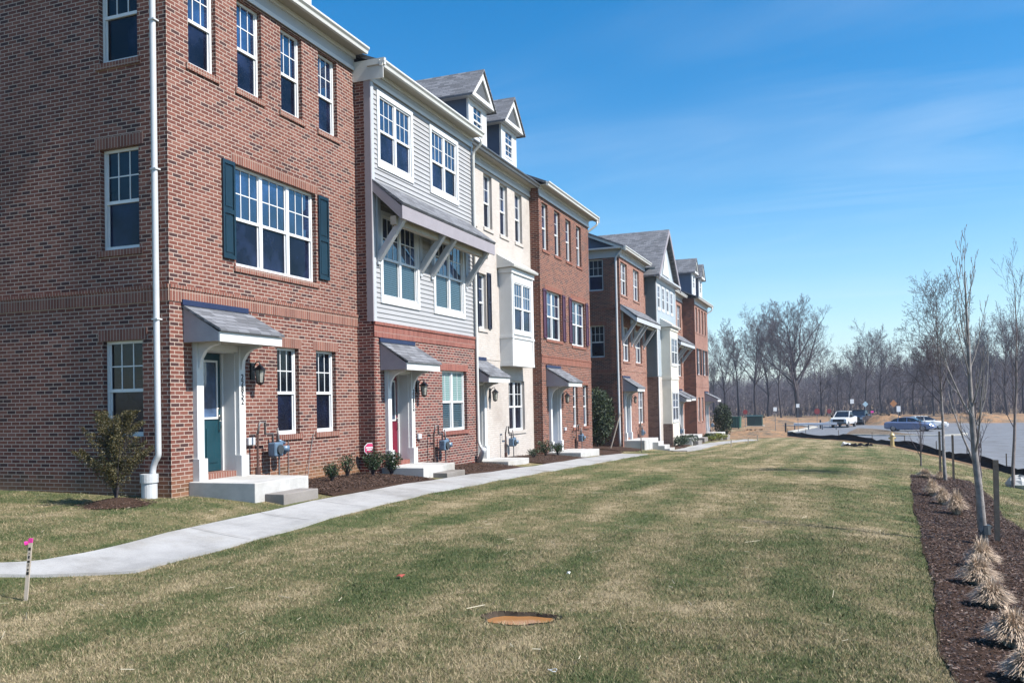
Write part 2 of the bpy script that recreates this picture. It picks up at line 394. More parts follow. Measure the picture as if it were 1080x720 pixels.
# ------------------------------------------------------------------ terrain heights (metres) on a coarse grid, smoothed
GX = np.array([-60, -12, -4, 0, 1.4, 2.3, 5, 8, 10.4, 11.5, 13, 15, 18, 25, 60.])
GYT = [
 (-30, [0, 0, -.1, -.2, -0.261, -.3, -.35, -.35, -.38, -.45, -.6, -.85, -1.2, -1.5, -1.8]),
 (0, [.1, .05, 0, -.12, -0.200, -.33, -.36, -.34, -.34, -.42, -.55, -.8, -1.2, -1.5, -1.8]),
 (6, [.1, .05, .02, -.12, -0.200, -.42, -.40, -.37, -.38, -.48, -.6, -.85, -1.3, -1.6, -1.8]),
 (8, [.1, .08, .04, -.06, -0.140, -.43, -.41, -.39, -.42, -.54, -.65, -.9, -1.4, -1.6, -1.8]),
 (10, [.1, .08, .05, -.03, -0.090, -.35, -.40, -.41, -.46, -.60, -.7, -.95, -1.45, -1.6, -1.8]),
 (14, [.0, .0, .0, -.08, -0.140, -.25, -.36, -.42, -.50, -.66, -.75, -1.0, -1.5, -1.7, -1.8]),
 (18, [0, 0, 0, -.16, -0.263, -.33, -.41, -.47, -.56, -.70, -.8, -1.05, -1.6, -1.8, -1.9]),
 (24, [-.2, -.2, -.2, -.33, -0.433, -.50, -.55, -.58, -.64, -.74, -.85, -1.15, -1.7, -1.9, -2.0]),
 (31, [-.4, -.4, -.4, -.50, -0.610, -.68, -.72, -.76, -.80, -.86, -.95, -1.3, -1.85, -2.0, -2.1]),
 (36, [-.6, -.6, -.6, -.66, -0.770, -.84, -.88, -.90, -.94, -1.0, -1.08, -1.4, -1.95, -2.05, -2.1]),
 (42, [-.8, -.8, -.8, -.95, -1.090, -1.18, -1.14, -1.10, -1.12, -1.17, -1.25, -1.55, -2.05, -2.1, -2.2]),
 (47, [-1, -1, -1, -1.15, -1.290, -1.38, -1.32, -1.26, -1.26, -1.30, -1.4, -1.7, -2.1, -2.2, -2.2]),
 (56, [-1.2, -1.2, -1.2, -1.3, -1.397, -1.46, -1.46, -1.46, -1.46, -1.50, -1.6, -1.95, -2.2, -2.25, -2.3]),
 (66, [-1.5, -1.5, -1.5, -1.5, -1.597, -1.66, -1.68, -1.70, -1.74, -1.85, -2.05, -2.2, -2.3, -2.35, -2.4]),
 (78, [-1.9, -1.9, -1.9, -1.9, -1.949, -1.98, -2.0, -2.12, -2.25, -2.3, -2.3, -2.35, -2.4, -2.4, -2.4]),
 (90, [-2.2, -2.2, -2.2, -2.2, -2.261, -2.3, -2.36, -2.4, -2.4, -2.4, -2.4, -2.4, -2.4, -2.4, -2.4]),
 (140, [-2.4] * 15), (1200, [-2.4] * 15)]
GY = np.array([r[0] for r in GYT], dtype=float); GZ = np.array([r[1] for r in GYT])
def _bil(x, y):
    x = np.clip(x, GX[0], GX[-1]); y = np.clip(y, GY[0], GY[-1])
    i = np.clip(np.searchsorted(GX, x) - 1, 0, len(GX) - 2); j = np.clip(np.searchsorted(GY, y) - 1, 0, len(GY) - 2)
    tx = (x - GX[i]) / (GX[i + 1] - GX[i]); ty = (y - GY[j]) / (GY[j + 1] - GY[j])
    return (GZ[j, i] * (1 - tx) + GZ[j, i + 1] * tx) * (1 - ty) + (GZ[j + 1, i] * (1 - tx) + GZ[j + 1, i + 1] * tx) * ty
def H(x, y):
    x = np.asarray(x, float); y = np.asarray(y, float); s = 0; w = 0
    for dx, dy, k in ((0, 0, 2), (.5, .8, 1), (-.5, .8, 1), (.5, -.8, 1), (-.5, -.8, 1), (0, 1.8, 1), (0, -1.8, 1), (.9, 0, 1), (-.9, 0, 1)):
        s = s + k * _bil(x + dx, y + dy); w += k
    h = s / w
    h = h + .012 * np.sin(x * 1.9 + .7 * y) * np.sin(y * 1.3 - .5 * x) + .008 * np.sin(x * 4.1 + 2) * np.sin(y * 3.7 + x)
    return h
HOLE = Vector((7.80, 6.85, 0))
def hole_q(x, y):
    dx = x - HOLE.x; dy = y - HOLE.y
    a = (dx * Rv.x + dy * Rv.y) / .29; b = (dx * Fv.x + dy * Fv.y) / .20
    ang = np.arctan2(b, a)
    return np.sqrt(a * a + b * b) / (1 + .10 * np.sin(3 * ang + 1) + .06 * np.sin(7 * ang))
def h1(x, y): return float(H(x, y))

def ribbon(name, A, Bp, dz, mat, nx=6, step=.6, parent=None, skirt=.0, disp=0., close=False):
    """sheet between two polylines of (x, y), draped on the terrain"""
    def resamp(P, t):
        P = [Vector((p[0], p[1], 0)) for p in P]; n = len(P) - 1
        i = min(int(t * n), n - 1); f = t * n - i
        return P[i].lerp(P[i + 1], f)
    assert len(A) == len(Bp)
    ln = sum((Vector(A[i + 1][:2]) - Vector(A[i][:2])).length for i in range(len(A) - 1))
    nseg = max(len(A) - 1, int(math.ceil(ln / step / (len(A) - 1))) * (len(A) - 1))
    b = B(); V = []
    for i in range(nseg + 1):
        a = resamp(A, i / nseg); c = resamp(Bp, i / nseg)
        row = []
        for j in range(nx + 1):
            p = a.lerp(c, j / nx); z = h1(p.x, p.y) + dz
            if disp and 0 < i < nseg and 0 < j < nx: z += random.uniform(0, disp)
            if disp and p.x > 8 and j in (0, nx): p.x += .012 * math.sin(p.y * 5.1) + .03 * math.sin(p.y * 1.3 + 1) + random.uniform(-.008, .008)
            row.append((p.x, p.y, z))
        V.append(row)
    k = nx + 1; b.v = [p for r in V for p in r]
    for i in range(nseg):
        for j in range(nx): b.f.append((i * k + j, (i + 1) * k + j, (i + 1) * k + j + 1, i * k + j + 1))
    if skirt:
        def sk(pts):
            n = len(b.v); b.v += pts + [(p[0], p[1], p[2] - skirt) for p in pts]; m = len(pts)
            for i in range(m - 1): b.f.append((n + i, n + i + 1, n + m + i + 1, n + m + i))
        sk([r[0] for r in V]); sk([r[-1] for r in V]); sk(V[0]); sk(V[-1])
    return b.build(name, mat, parent)
def struct(o): o['kind'] = 'structure'; return o
def stuff(o): o['kind'] = 'stuff'; return o
# ================================================================== HOUSES
def front(X): return lambda u, z, d: (X + d, u, z)
def side(Y): return lambda u, z, d: (u, Y - d, z)          # faces -Y, u runs along world X
def lbox(b, fr, u0, u1, z0, z1, d0, d1):
    return b.hexa([fr(u0, z0, d0), fr(u1, z0, d0), fr(u1, z0, d1), fr(u0, z0, d1), fr(u0, z1, d0), fr(u1, z1, d0), fr(u1, z1, d1), fr(u0, z1, d1)])
def panel(root, fr, u0, u1, z0, z1, holes, mat, name='wall', reveal=.2, d=0., build=True, b=None):
    """wall sheet with openings cut out and reveals turned inwards"""
    b = b or B(); hs = [(max(a, u0), min(c, u1), max(e, z0), min(g, z1)) for a, c, e, g in holes if a < u1 and c > u0 and e < z1 and g > z0]
    us = sorted({u0, u1, *[h[0] for h in hs], *[h[1] for h in hs]}); zs = sorted({z0, z1, *[h[2] for h in hs], *[h[3] for h in hs]})
    for i in range(len(us) - 1):
        for j in range(len(zs) - 1):
            cu = (us[i] + us[i + 1]) / 2; cz = (zs[j] + zs[j + 1]) / 2
            if any(h[0] < cu < h[1] and h[2] < cz < h[3] for h in hs): continue
            b.face([fr(us[i], zs[j], d), fr(us[i + 1], zs[j], d), fr(us[i + 1], zs[j + 1], d), fr(us[i], zs[j + 1], d)])
    if reveal:
        for a, c, e, g in hs:
            r = d - reveal
            b.face([fr(a, e, d), fr(a, g, d), fr(a, g, r), fr(a, e, r)]); b.face([fr(c, e, d), fr(c, g, d), fr(c, g, r), fr(c, e, r)])
            b.face([fr(a, g, d), fr(c, g, d), fr(c, g, r), fr(a, g, r)]); b.face([fr(a, e, d), fr(c, e, d), fr(c, e, r), fr(a, e, r)])
    if not build: return b
    return b.build(name, mat, root)
def siding(root, fr, u0, u1, z0, z1, holes, mat, name='siding_wall', course=.115):
    b = B(); z = z0
    while z < z1 - 1e-4:
        zt = min(z + course, z1); segs = [(u0, u1)]
        for a, c, e, g in holes:
            if e < zt - .01 and g > z + .01:
                n = []
                for s0, s1 in segs:
                    if c <= s0 or a >= s1: n.append((s0, s1)); continue
                    if a > s0: n.append((s0, a))
                    if c < s1: n.append((c, s1))
                segs = n
        for s0, s1 in segs:
            b.face([fr(s0, z, .022), fr(s1, z, .022), fr(s1, zt, .002), fr(s0, zt, .002)])
            b.face([fr(s0, z, .002), fr(s1, z, .002), fr(s1, z, .022), fr(s0, z, .022)])
        z = zt
    return b.build(name, mat, root)
def window(root, fr, u0, u1, z0, z1, units=1, recess=.15, gu='glass', gl='glass_screen', casing=0., sill=None, lintel=None, cols=3, rows=2, split=.52, lh=.2, lower_muntins=False):
    w = B(); f0 = -recess; f1 = f0 + .055; fw = .05; mw = .10
    lbox(w, fr, u0, u0 + fw, z0, z1, f0, f1); lbox(w, fr, u1 - fw, u1, z0, z1, f0, f1)
    lbox(w, fr, u0 + fw, u1 - fw, z1 - fw, z1, f0, f1); lbox(w, fr, u0 + fw, u1 - fw, z0, z0 + fw * 1.5, f0, f1 + .012)
    W = (u1 - u0 - 2 * fw - (units - 1) * mw) / units; zm = z0 + (z1 - z0) * (1 - split)
    up = B(); lo = B()
    for k in range(units):
        a = u0 + fw + k * (W + mw); c = a + W
        if k: lbox(w, fr, a - mw, a, z0 + fw, z1 - fw, f0 + .003, f1 + .004)
        lbox(w, fr, a, c, zm - .028, zm + .028, f0 + .004, f1 - .004)                 # meeting rail
        for e0, e1, zz0, zz1, dd in ((a, a + .03, zm, z1 - fw, .036), (c - .03, c, zm, z1 - fw, .036), (a, a + .03, z0 + .07, zm, .026), (c - .03, c, z0 + .07, zm, .026)):
            lbox(w, fr, e0, e1, zz0, zz1, f0 + .006, f0 + dd)
        zones = [(zm + .028, z1 - fw)] + ([(z0 + fw * 1.5, zm - .028)] if lower_muntins else [])
        for za, zb in zones:
            for i in range(1, cols): x = a + (c - a) * i / cols; lbox(w, fr, x - .010, x + .010, za, zb, f0 + .012, f0 + .034)
            for i in range(1, rows): z = za + (zb - za) * i / rows; lbox(w, fr, a + .03, c - .03, z - .010, z + .010, f0 + .013, f0 + .033)
        lbox(up, fr, a + .005, c - .005, zm, z1 - fw + .005, f0 + .018, f0 + .024)
        lbox(lo, fr, a + .005, c - .005, z0 + fw, zm, f0 + .006, f0 + .012)
    if casing:
        for q in ((u0 - casing, u0 + .01, z0 - casing * 1.3, z1 + casing), (u1 - .01, u1 + casing, z0 - casing * 1.3, z1 + casing), (u0 + .01, u1 - .01, z1 - .01, z1 + casing), (u0 + .01, u1 - .01, z0 - casing * 1.3, z0 + .01)):
            lbox(w, fr, *q, -.03, .042)
    o = w.build('window', 'frame_white', root)
    up.build('pane', gu, o); lo.build('screened_pane' if gl == 'glass_screen' else 'pane', gl, o)
    if sill:
        b = B(); lbox(b, fr, u0 - .07, u1 + .07, z0 - .105, z0 - .002, f0, .035); b.build('sill', sill, o)
    if lintel:
        b = B(); lbox(b, fr, u0 - .10, u1 + .10, z1 + .002, z1 + lh, -.05, .007); b.build('lintel', lintel, o)
    return o
def shutter(root, fr, u0, u1, z0, z1, mat):
    b = B(); d0, d1 = .008, .045
    s = .045; zs = [z0, z0 + (z1 - z0) * .48, z1]
    lbox(b, fr, u0, u0 + s, z0, z1, d0, d1); lbox(b, fr, u1 - s, u1, z0, z1, d0, d1)
    for za, zb in ((z0, z0 + .07), (zs[1] - .04, zs[1] + .04), (z1 - .07, z1)): lbox(b, fr, u0 + s, u1 - s, za, zb, d0, d1)
    for za, zb in ((z0 + .07, zs[1] - .04), (zs[1] + .04, z1 - .07)):
        lbox(b, fr, u0 + s, u1 - s, za, zb, d0, d0 + .014); lbox(b, fr, u0 + s + .03, u1 - s - .03, za + .05, zb - .05, d0 + .014, d0 + .026)
    return b.build('shutter', mat, root)
def band(root, fr, u0, u1, z0, z1, mat, d=.016, name='soldier_band'):
    b = B(); lbox(b, fr, u0, u1, z0, z1, -.02, d)
    lbox(b, fr, u0, u1, z1, z1 + .055, -.02, d + .016)
    return b.build(name, mat, root)
def eave(root, X, y0, y1, zf, h=.36, dl=0., dr=0., over=.30, gm='gutter_white'):
    zs = zf + h
    b = B(); b.box(X + .002, X + .03, y0, y1, zf, zs); o = b.build('frieze_board', 'trim_grey', root)
    b = B(); b.box(X + .004, X + .055, y0, y1, zf, zf + .085); b.box(X + .030, X + .075, y0, y1, zs - .09, zs - .002); b.build('moulding', 'white', o)
    b = B(); b.box(X + .002, X + over + .02, y0 - dl, y1 + dr, zs, zs + .02); b.build('soffit', 'soffit', root)
    g = X + over
    prof = [(g + .022, zs - .03), (g + .09, zs - .03), (g + .105, zs + .03), (g + .145, zs + .075), (g + .145, zs + .115), (g + .12, zs + .115), (g + .12, zs + .09), (g + .03, zs + .09), (g + .022, zs + .115)]
    b = B(); b.prism(prof, y0 - dl, y1 + dr, lambda t, p, q: (p, t, q)); b.build('gutter', gm, root)
    return zs
def roof(root, X, y0, y1, ze, dl=0., dr=0., over=.34, slope=.42, xr=-6.):
    b = B(); xe = X + over
    def zz(x): return ze + slope * (xe - x)
    t = .13
    b.prism([(xe, zz(xe) - .02), (xr, zz(xr) - .02), (xr, zz(xr) + t), (xe, zz(xe) + t - .06)], y0 - dl, y1 + dr, lambda s, p, q: (p, s, q))
    xb = 2 * xr - xe
    b.prism([(xb, zz(xe) - .02), (xr, zz(xr) - .02), (xr, zz(xr) + t), (xb, zz(xe) + t - .06)], y0 - dl, y1 + dr, lambda s, p, q: (p, s, q))
    return b.build('roof', 'shingle', root), zz
def shell(root, X, y0, y1, zb, ze, mat_side, depth=-12., side_mat_upper=None, zsplit=None, holes=(), d_left=0.):
    """left, right and rear walls"""
    fr = side(y0 + .003)
    if zsplit:
        panel(root, fr, depth, X - .001, zb, zsplit, holes, mat_side, 'side_wall')
        siding(root, fr, depth, X - .001, zsplit, ze, holes, side_mat_upper, 'side_wall')
    else: panel(root, fr, depth, X - .001, zb, ze, holes, mat_side, 'side_wall')
    b = B(); b.face([(depth, y1 - .003, zb), (X - .001, y1 - .003, zb), (X - .001, y1 - .003, ze), (depth, y1 - .003, ze)]); b.build('far_side_wall', mat_side, root)
    b = B(); b.face([(depth, y0 + .003, zb), (depth, y1 - .003, zb), (depth, y1 - .003, ze), (depth, y0 + .003, ze)]); b.build('rear_wall', mat_side, root)
def gable_end(root, y, X, ze, slope=.42, xr=-6., mat='brick_rose', over=.30, rake=True, sgn=-1):
    """triangle under the roof on an end wall plus its rake board"""
    zr = ze + slope * (X + .34 - xr)
    b = B(); z0 = ze - .02
    b.face([(X, y - sgn * .003, z0 - .05), (2 * xr - X, y - sgn * .003, z0 - .05), (2 * xr - X, y - sgn * .003, z0 + .12), (xr, y - sgn * .003, zr - .03), (X, y - sgn * .003, z0 + .12)])
    b.build('gable_wall', mat, root)
    if rake:
        yy = y + sgn * over; xe = X + .44
        b = B()
        za = ze + .10 - .14; zb_ = zr + .10
        b.hexa([(xe, yy - .02, za - .16), (xe, yy + .02, za - .16), (xr, yy + .02, zb_ - .20), (xr, yy - .02, zb_ - .20), (xe, yy - .02, za + .05), (xe, yy + .02, za + .05), (xr, yy + .02, zb_ + .0), (xr, yy - .02, zb_ + .0)])
        b.build('rake_board', 'gutter_white', root)
        b = B(); b.hexa([(X + .34, min(y, yy), za - .03), (X + .34, max(y, yy), za - .03), (xr, max(y, yy), zb_ - .1), (xr, min(y, yy), zb_ - .1), (X + .34, min(y, yy), za), (X + .34, max(y, yy), za), (xr, max(y, yy), zb_ - .07), (xr, min(y, yy), zb_ - .07)])
        b.build('rake_soffit', 'soffit', root)
def downspout(root, pts, r=.045, mat='gutter_white'):
    b = B(); P = [Vector(p) for p in pts]; Q = [P[0]]
    for i in range(1, len(P) - 1):       # round the elbows
        a = (P[i - 1] - P[i]).normalized(); c = (P[i + 1] - P[i]).normalized(); s = min(.09, (P[i - 1] - P[i]).length * .4, (P[i + 1] - P[i]).length * .4)
        Q += [P[i] + a * s, P[i] + a * s * .3 + c * s * .3, P[i] + c * s]
    Q.append(P[-1]); b.tube(Q, r, 10)
    o = b.build('downspout', mat, root, smooth=True)
    b = B()
    z0, z1 = min(p.z for p in P), max(p.z for p in P)
    return o
def canopy(root, X, y0, y1, zt, zf, zb, proj, flash=True):
    b = B(); t = .05
    # sloped slab, slightly larger than the box under it
    b.hexa([(X + .004, y0 - .03, zt - t), (X + .004, y1 + .03, zt - t), (X + proj + .04, y1 + .03, zf - .005), (X + proj + .04, y0 - .03, zf - .005),
            (X + .004, y0 - .03, zt), (X + .004, y1 + .03, zt), (X + proj + .04, y1 + .03, zf + .035), (X + proj + .04, y0 - .03, zf + .035)])
    o = b.build('door_canopy', 'shingle', root)
    e = .002
    for yy in (y0, y1 - .03):
        b = B(); b.prism([(X + .004, zb), (X + proj - .03, zb), (X + proj - .03, zf - .01), (X + .004, zt - t - e)], yy, yy + .03, lambda s, p, q: (p, s, q)); b.build('canopy_side', 'trim_mauve', o)
    b = B(); b.box(X + proj - .028, X + proj, y0 - .002, y1 + .002, zb - .01, zf - .008); b.build('fascia', 'white', o)
    b = B(); b.box(X + .006, X + proj - .03, y0 + .03, y1 - .03, zb + .01, zb + .03); b.build('canopy_soffit', 'soffit', o)
    if flash:
        b = B(); b.box(X + .004, X + .045, y0 - .05, y1 - .02, zt - .01, zt + .085); b.build('flashing', 'flash_navy', o)
    return o
def doorway(root, X, ya, yb, zs, zh, zc, door_mat, glass_top=True, rec=.32, sill_mat='brick_rose_soldier', pw=.17, panel_h=True):
    """recessed door between two pilasters; zs porch floor, zh opening head, zc underside of the canopy"""
    b = B()
    for y0, y1 in ((ya - pw, ya), (yb, yb + pw)):
        b.box(X + .002, X + .09, y0, y1, zs, zc); b.box(X + .003, X + .14, y0 - .02, y1 + .02, zs - .003, zs + .38)
        b.prism([(X + .09, zc - .44), (X + .105, zc - .44), (X + .14, zc - .27), (X + .22, zc - .15), (X + .34, zc - .075), (X + .50, zc - .045), (X + .50, zc), (X + .09, zc)], y0 + .045, y1 - .045, lambda s, p, q: (p, s, q))
    b.box(X + .003, X + .07, ya, yb, zh, zc)
    b.hexa([(X - rec, ya - .001, zs), (X + .001, ya - .001, zs), (X + .001, ya + .02, zs), (X - rec, ya + .02, zs), (X - rec, ya - .001, zh), (X + .001, ya - .001, zh), (X + .001, ya + .02, zh), (X - rec, ya + .02, zh)])
    b.box(X - rec, X + .001, yb - .02, yb + .001, zs, zh); b.box(X - rec, X + .001, ya, yb, zh - .02, zh + .001)
    # inner frame
    b.box(X - rec + .001, X - rec + .07, ya + .02, ya + .06, zs + .1, zh - .02); b.box(X - rec + .001, X - rec + .07, yb - .06, yb - .02, zs + .1, zh - .02)
    b.build('door_surround', 'white', root)
    d = B(); x0 = X - rec; za, zb = zs + .11, zh - .03
    d.box(x0 - .02, x0 + .03, ya + .05, yb - .05, za, zb)
    w = yb - ya - .1
    lowtop = za + .85
    for k in range(2):
        a = ya + .05 + w * (.12 + .40 * k); d.box(x0 + .028, x0 + .042, a, a + w * .34, za + .15, lowtop - .08)
    o = d.build('door', door_mat, root)
    g0, g1, gz0, gz1 = ya + .05 + w * .16, yb - .05 - w * .16, lowtop + .12, zb - .16
    b = B(); b.box(x0 + .032, x0 + .040, g0, g1, gz0, gz1); b.build('pane', 'glass_door', o)
    b = B()
    for q in ((g0 - .035, g0, gz0 - .035, gz1 + .035), (g1, g1 + .035, gz0 - .035, gz1 + .035), (g0, g1, gz1, gz1 + .035), (g0, g1, gz0 - .035, gz0)): b.box(x0 + .031, x0 + .052, *q)
    b.build('pane_frame', 'white', o)
    b = B(); hy = yb - .12; b.tube([(x0 + .03, hy, za + .98), (x0 + .075, hy, za + .98)], .028, 10); b.tube([(x0 + .03, hy, za + 1.12), (x0 + .05, hy, za + 1.12)], .026, 10)
    b.tube([(x0 + .05, hy, za + .94), (x0 + .09, hy, za + .88), (x0 + .09, hy, za + .76), (x0 + .045, hy, za + .70)], .010, 8); b.build('handle', 'brass', o, smooth=True)
    b = B(); b.box(X - rec, X + .02, ya + .021, yb - .021, zs + .001, zs + .10); b.build('door_sill', sill_mat, root)
def lantern(root, X, y, z):
    """black carriage lamp on the wall: backplate, arm, roof, glass cage"""
    b = B(); b.box(X + .003, X + .03, y - .06, y + .06, z - .16, z + .16)
    b.tube([(X + .03, y, z + .05), (X + .10, y, z + .16), (X + .17, y, z + .18), (X + .19, y, z + .12)], .012, 8)
    c = X + .19
    b.tube([(c, y, z + .125), (c, y, z + .11), (c, y, z + .02), (c, y, z + .015)], [.015, .03, .125, .125], 8)
    for i in range(6):
        a = i * math.pi / 3; b.tube([(c + .095 * math.cos(a), y + .095 * math.sin(a), z + .02), (c + .065 * math.cos(a), y + .065 * math.sin(a), z - .22)], .007, 4)
    b.tube([(c, y, z - .215), (c, y, z - .235), (c, y, z - .27)], [.075, .07, .012], 8)
    o = b.build('wall_lantern', 'black_metal', root)
    b = B(); b.tube([(c, y, z + .012), (c, y, z - .212)], [.088, .060], 6); b.build('lantern_glass', 'lamp_glass', o)
def gas_meter(root, X, y, z):
    """meter can with regulator, riser and elbow pipes"""
    x = X + .24
    b = B(); b.box(x - .09, x + .09, y - .13, y + .13, z - .14, z + .13); o = b.build('gas_meter', 'meter', root, bevel=.03)
    b = B(); b.tube([(x + .09, y, z - .01), (x + .125, y, z - .01)], .09, 16); b.build('meter_dial', 'meter_dark', o)
    b = B(); b.tube([(x, y - .09, z + .12), (x, y - .09, z + .30), (x, y - .32, z + .30), (x, y - .32, z + .52), (x, y - .48, z + .52), (x - .05, y - .48, z + .30)], .022, 8)
    b.tube([(x, y + .09, z + .12), (x, y + .09, z + .24), (x - .02, y + .09, z + .40)], .022, 8); b.build('meter_pipe', 'pipe_grey', o, smooth=True)
    b = B(); b.tube([(x + .02, y + .25, z + .05), (x + .02, y + .25, z - .06)], .10, 14); b.tube([(x + .02, y + .25, z - .06), (x + .02, y + .25, z - .12)], [.06, .02], 12); b.tube([(x, y + .09, z + .16), (x + .02, y + .25, z + .10)], .03, 8); b.build('regulator', 'meter', o, smooth=True)
    b = B(); b.tube([(x - .05, y - .48, z + .32), (x - .05, y - .48, z - .30), (x - .05, y - .48, z - .31), (x - .05, y - .48, z - .75)], [.022, .022, .05, .05], 8); b.build('riser_pipe', 'rust_pipe', o); b = B(); b.tube([(x, y + .10, z - .13), (x, y + .10, z - .75)], .018, 8); b.build('riser_pipe', 'pipe_grey', o)
def stoop(root, X, ya, yb, zt, depth, zb, step=None, mat='stoop'):
    b = B(); b.box(X + .004, X + depth, ya, yb, zb - .3, zt); o = b.build('porch_slab', mat, root, bevel=.012)
    for k, (x0, x1, y0, y1, z) in enumerate(step or []):
        b = B(); b.box(x0 + .002, x1, y0, y1, z - .45, z); b.build('step', 'step' if mat == 'stoop' and k == 0 and len(step) == 1 else 'stoop', root, bevel=.01)
    return o
def shed_roof(root, X, y0, y1, zt, zf, zb, proj, arms, zarm, cols=True):
    """long bracketed roof over second-floor windows"""
    b = B()
    b.hexa([(X + .004, y0, zt - .05), (X + .004, y1, zt - .05), (X + proj, y1, zf - .01), (X + proj, y0, zf - .01), (X + .004, y0, zt), (X + .004, y1, zt), (X + proj + .04, y1, zf + .045), (X + proj + .04, y0, zf + .045)])
    o = b.build('shed_roof', 'shingle', root)
    b = B()
    for yy in (y0 + .002, y1 - .042): b.hexa([(X + .006, yy, zt - .28), (X + proj - .04, yy, zb), (X + proj - .04, yy + .04, zb), (X + .006, yy + .04, zt - .28), (X + .006, yy, zt - .052), (X + proj - .04, yy, zf - .012), (X + proj - .04, yy + .04, zf - .012), (X + .006, yy + .04, zt - .052)])
    b.box(X + proj - .038, X + proj, y0 + .001, y1 - .001, zb, zf - .012); b.build('fascia', 'corner_board' if cols else 'trim_grey', o)
    b = B(); b.hexa([(X + .006, y0 + .05, zt - .29), (X + .006, y1 - .05, zt - .29), (X + proj - .045, y1 - .05, zb + .03), (X + proj - .045, y0 + .05, zb + .03), (X + .006, y0 + .05, zt - .27), (X + .006, y1 - .05, zt - .27), (X + proj - .045, y1 - .05, zb + .05), (X + proj - .045, y0 + .05, zb + .05)]); b.build('soffit', 'soffit', o)
    b = B(); b.box(X + proj - .34, X + proj - .20, y0 + .06, y1 - .06, zb - .10, zb + .09); b.build('beam', 'soffit', o)
    for y in arms:
        b = B(); w = .07
        p0 = Vector((X + .03, y, zarm)); p1 = Vector((X + proj - .10, y, zb + .06))
        b.box(X + .004, X + .07, y - w, y + w, zarm - .12, zt - .32)
        n = Vector((-(p1 - p0).z, 0, (p1 - p0).x)).normalized() * .07
        b.hexa([tuple(p0 - n + Vector((0, -w + .004, 0))), tuple(p1 - n + Vector((0, -w + .004, 0))), tuple(p1 - n + Vector((0, w - .004, 0))), tuple(p0 - n + Vector((0, w - .004, 0))),
                tuple(p0 + n + Vector((0, -w + .004, 0))), tuple(p1 + n + Vector((0, -w + .004, 0))), tuple(p1 + n + Vector((0, w - .004, 0))), tuple(p0 + n + Vector((0, w - .004, 0)))])
        b.build('bracket', 'trim_grey', o)
    return o
def dormer(root, X, yc, hw, z0, ze, za, win=(.38, .95), sid='siding_navy'):
    """gabled dormer: body, window, pediment and its own roof running back"""
    bw = hw - .27; fr = front(X)
    b = B(); b.box(X - 4, X - .05, yc - bw, yc + bw, z0, ze); o = b.build('dormer', sid, root)
    wz1 = ze - .12; wz0 = wz1 - win[1]
    b = B(); panel(None, fr, yc - bw - .004, yc + bw + .004, z0, ze + .02, [(yc - win[0], yc + win[0], wz0, wz1)], None, build=False, b=b, reveal=.08)
    for s in (-1, 1): b.box(X - .06, X + .012, yc + s * (bw + .004) - .04, yc + s * (bw + .004) + .04, z0, ze)
    b.build('dormer_face', 'white', o)
    window(o, fr, yc - win[0], yc + win[0], wz0, wz1, 1, .05, gl='glass', cols=2, rows=2, split=.5, lower_muntins=True)
    # pediment frame
    f = .13; b = B(); xf = X + .22
    ap = Vector((yc, za - .06)); l = Vector((yc - hw, ze)); r = Vector((yc + hw, ze)); ce = Vector((yc, ze + (za - ze) * .36))
    def ins(p, k): return p + (ce - p) * k
    for p, q in ((l, ap), (ap, r), (r, l)):
        pi, qi = ins(p, .34), ins(q, .34)
        b.hexa([(xf - .10, p.x, p.y), (xf - .10, q.x, q.y), (xf - .10, qi.x, qi.y), (xf - .10, pi.x, pi.y), (xf, p.x, p.y), (xf, q.x, q.y), (xf, qi.x, qi.y), (xf, pi.x, pi.y)])
    b.build('pediment', 'white', o)
    b = B(); b.prism([(l.x + .05, l.y + .02), (r.x - .05, r.y + .02), (ap.x, ap.y - .04)], X - .3, xf - .06, lambda s, p, q: (s, p, q)); b.build('pediment_panel', 'gable_grey', o)
    b = B(); b.box(X - 3, xf - .11, yc - hw + .02, yc + hw - .02, ze - .03, ze + .004); b.build('dormer_soffit', 'trim_grey', o)
    b = B(); t = .07; k = (za - ze) / hw
    for s in (-1, 1):
        yo = yc + s * (hw + .06); zo = ze - .06 * k
        b.hexa([(X - 5, yo, zo), (xf + .05, yo, zo), (xf + .05, yc, za), (X - 5, yc, za), (X - 5, yo, zo + t), (xf + .05, yo, zo + t), (xf + .05, yc, za + t), (X - 5, yc, za + t)])
    b.build('dormer_roof', 'shingle', o)
def numbers(root, X, y, z, txt, size=.135, gap=.142):
    b = []
    par = None
    cu = bpy.data.curves.new('house_number', 'FONT'); cu.body = '\n'.join(txt); cu.size = size * 1.35; cu.space_line = gap / (size * 1.35); cu.extrude = .006; cu.align_x = 'CENTER'
    tmp = bpy.data.objects.new('house_number_source', cu); COL.objects.link(tmp)
    dg = bpy.context.evaluated_depsgraph_get(); me = bpy.data.meshes.new_from_object(tmp.evaluated_get(dg)); bpy.data.objects.remove(tmp); bpy.data.curves.remove(cu)
    me.transform(Matrix.Translation((X, y, z)) @ Matrix(((0, 0, 1, 0), (1, 0, 0, 0), (0, 1, 0, 0), (0, 0, 0, 1)))); me.transform(Matrix.Translation(-org(root)))
    me.materials.clear(); me.materials.append(M['black_metal']); me.name = 'house_number'
    o = bpy.data.objects.new('house_number', me); COL.objects.link(o); o.parent = root
BW = dict(sill='brick_rose_soldier', lintel='brick_rose_soldier')

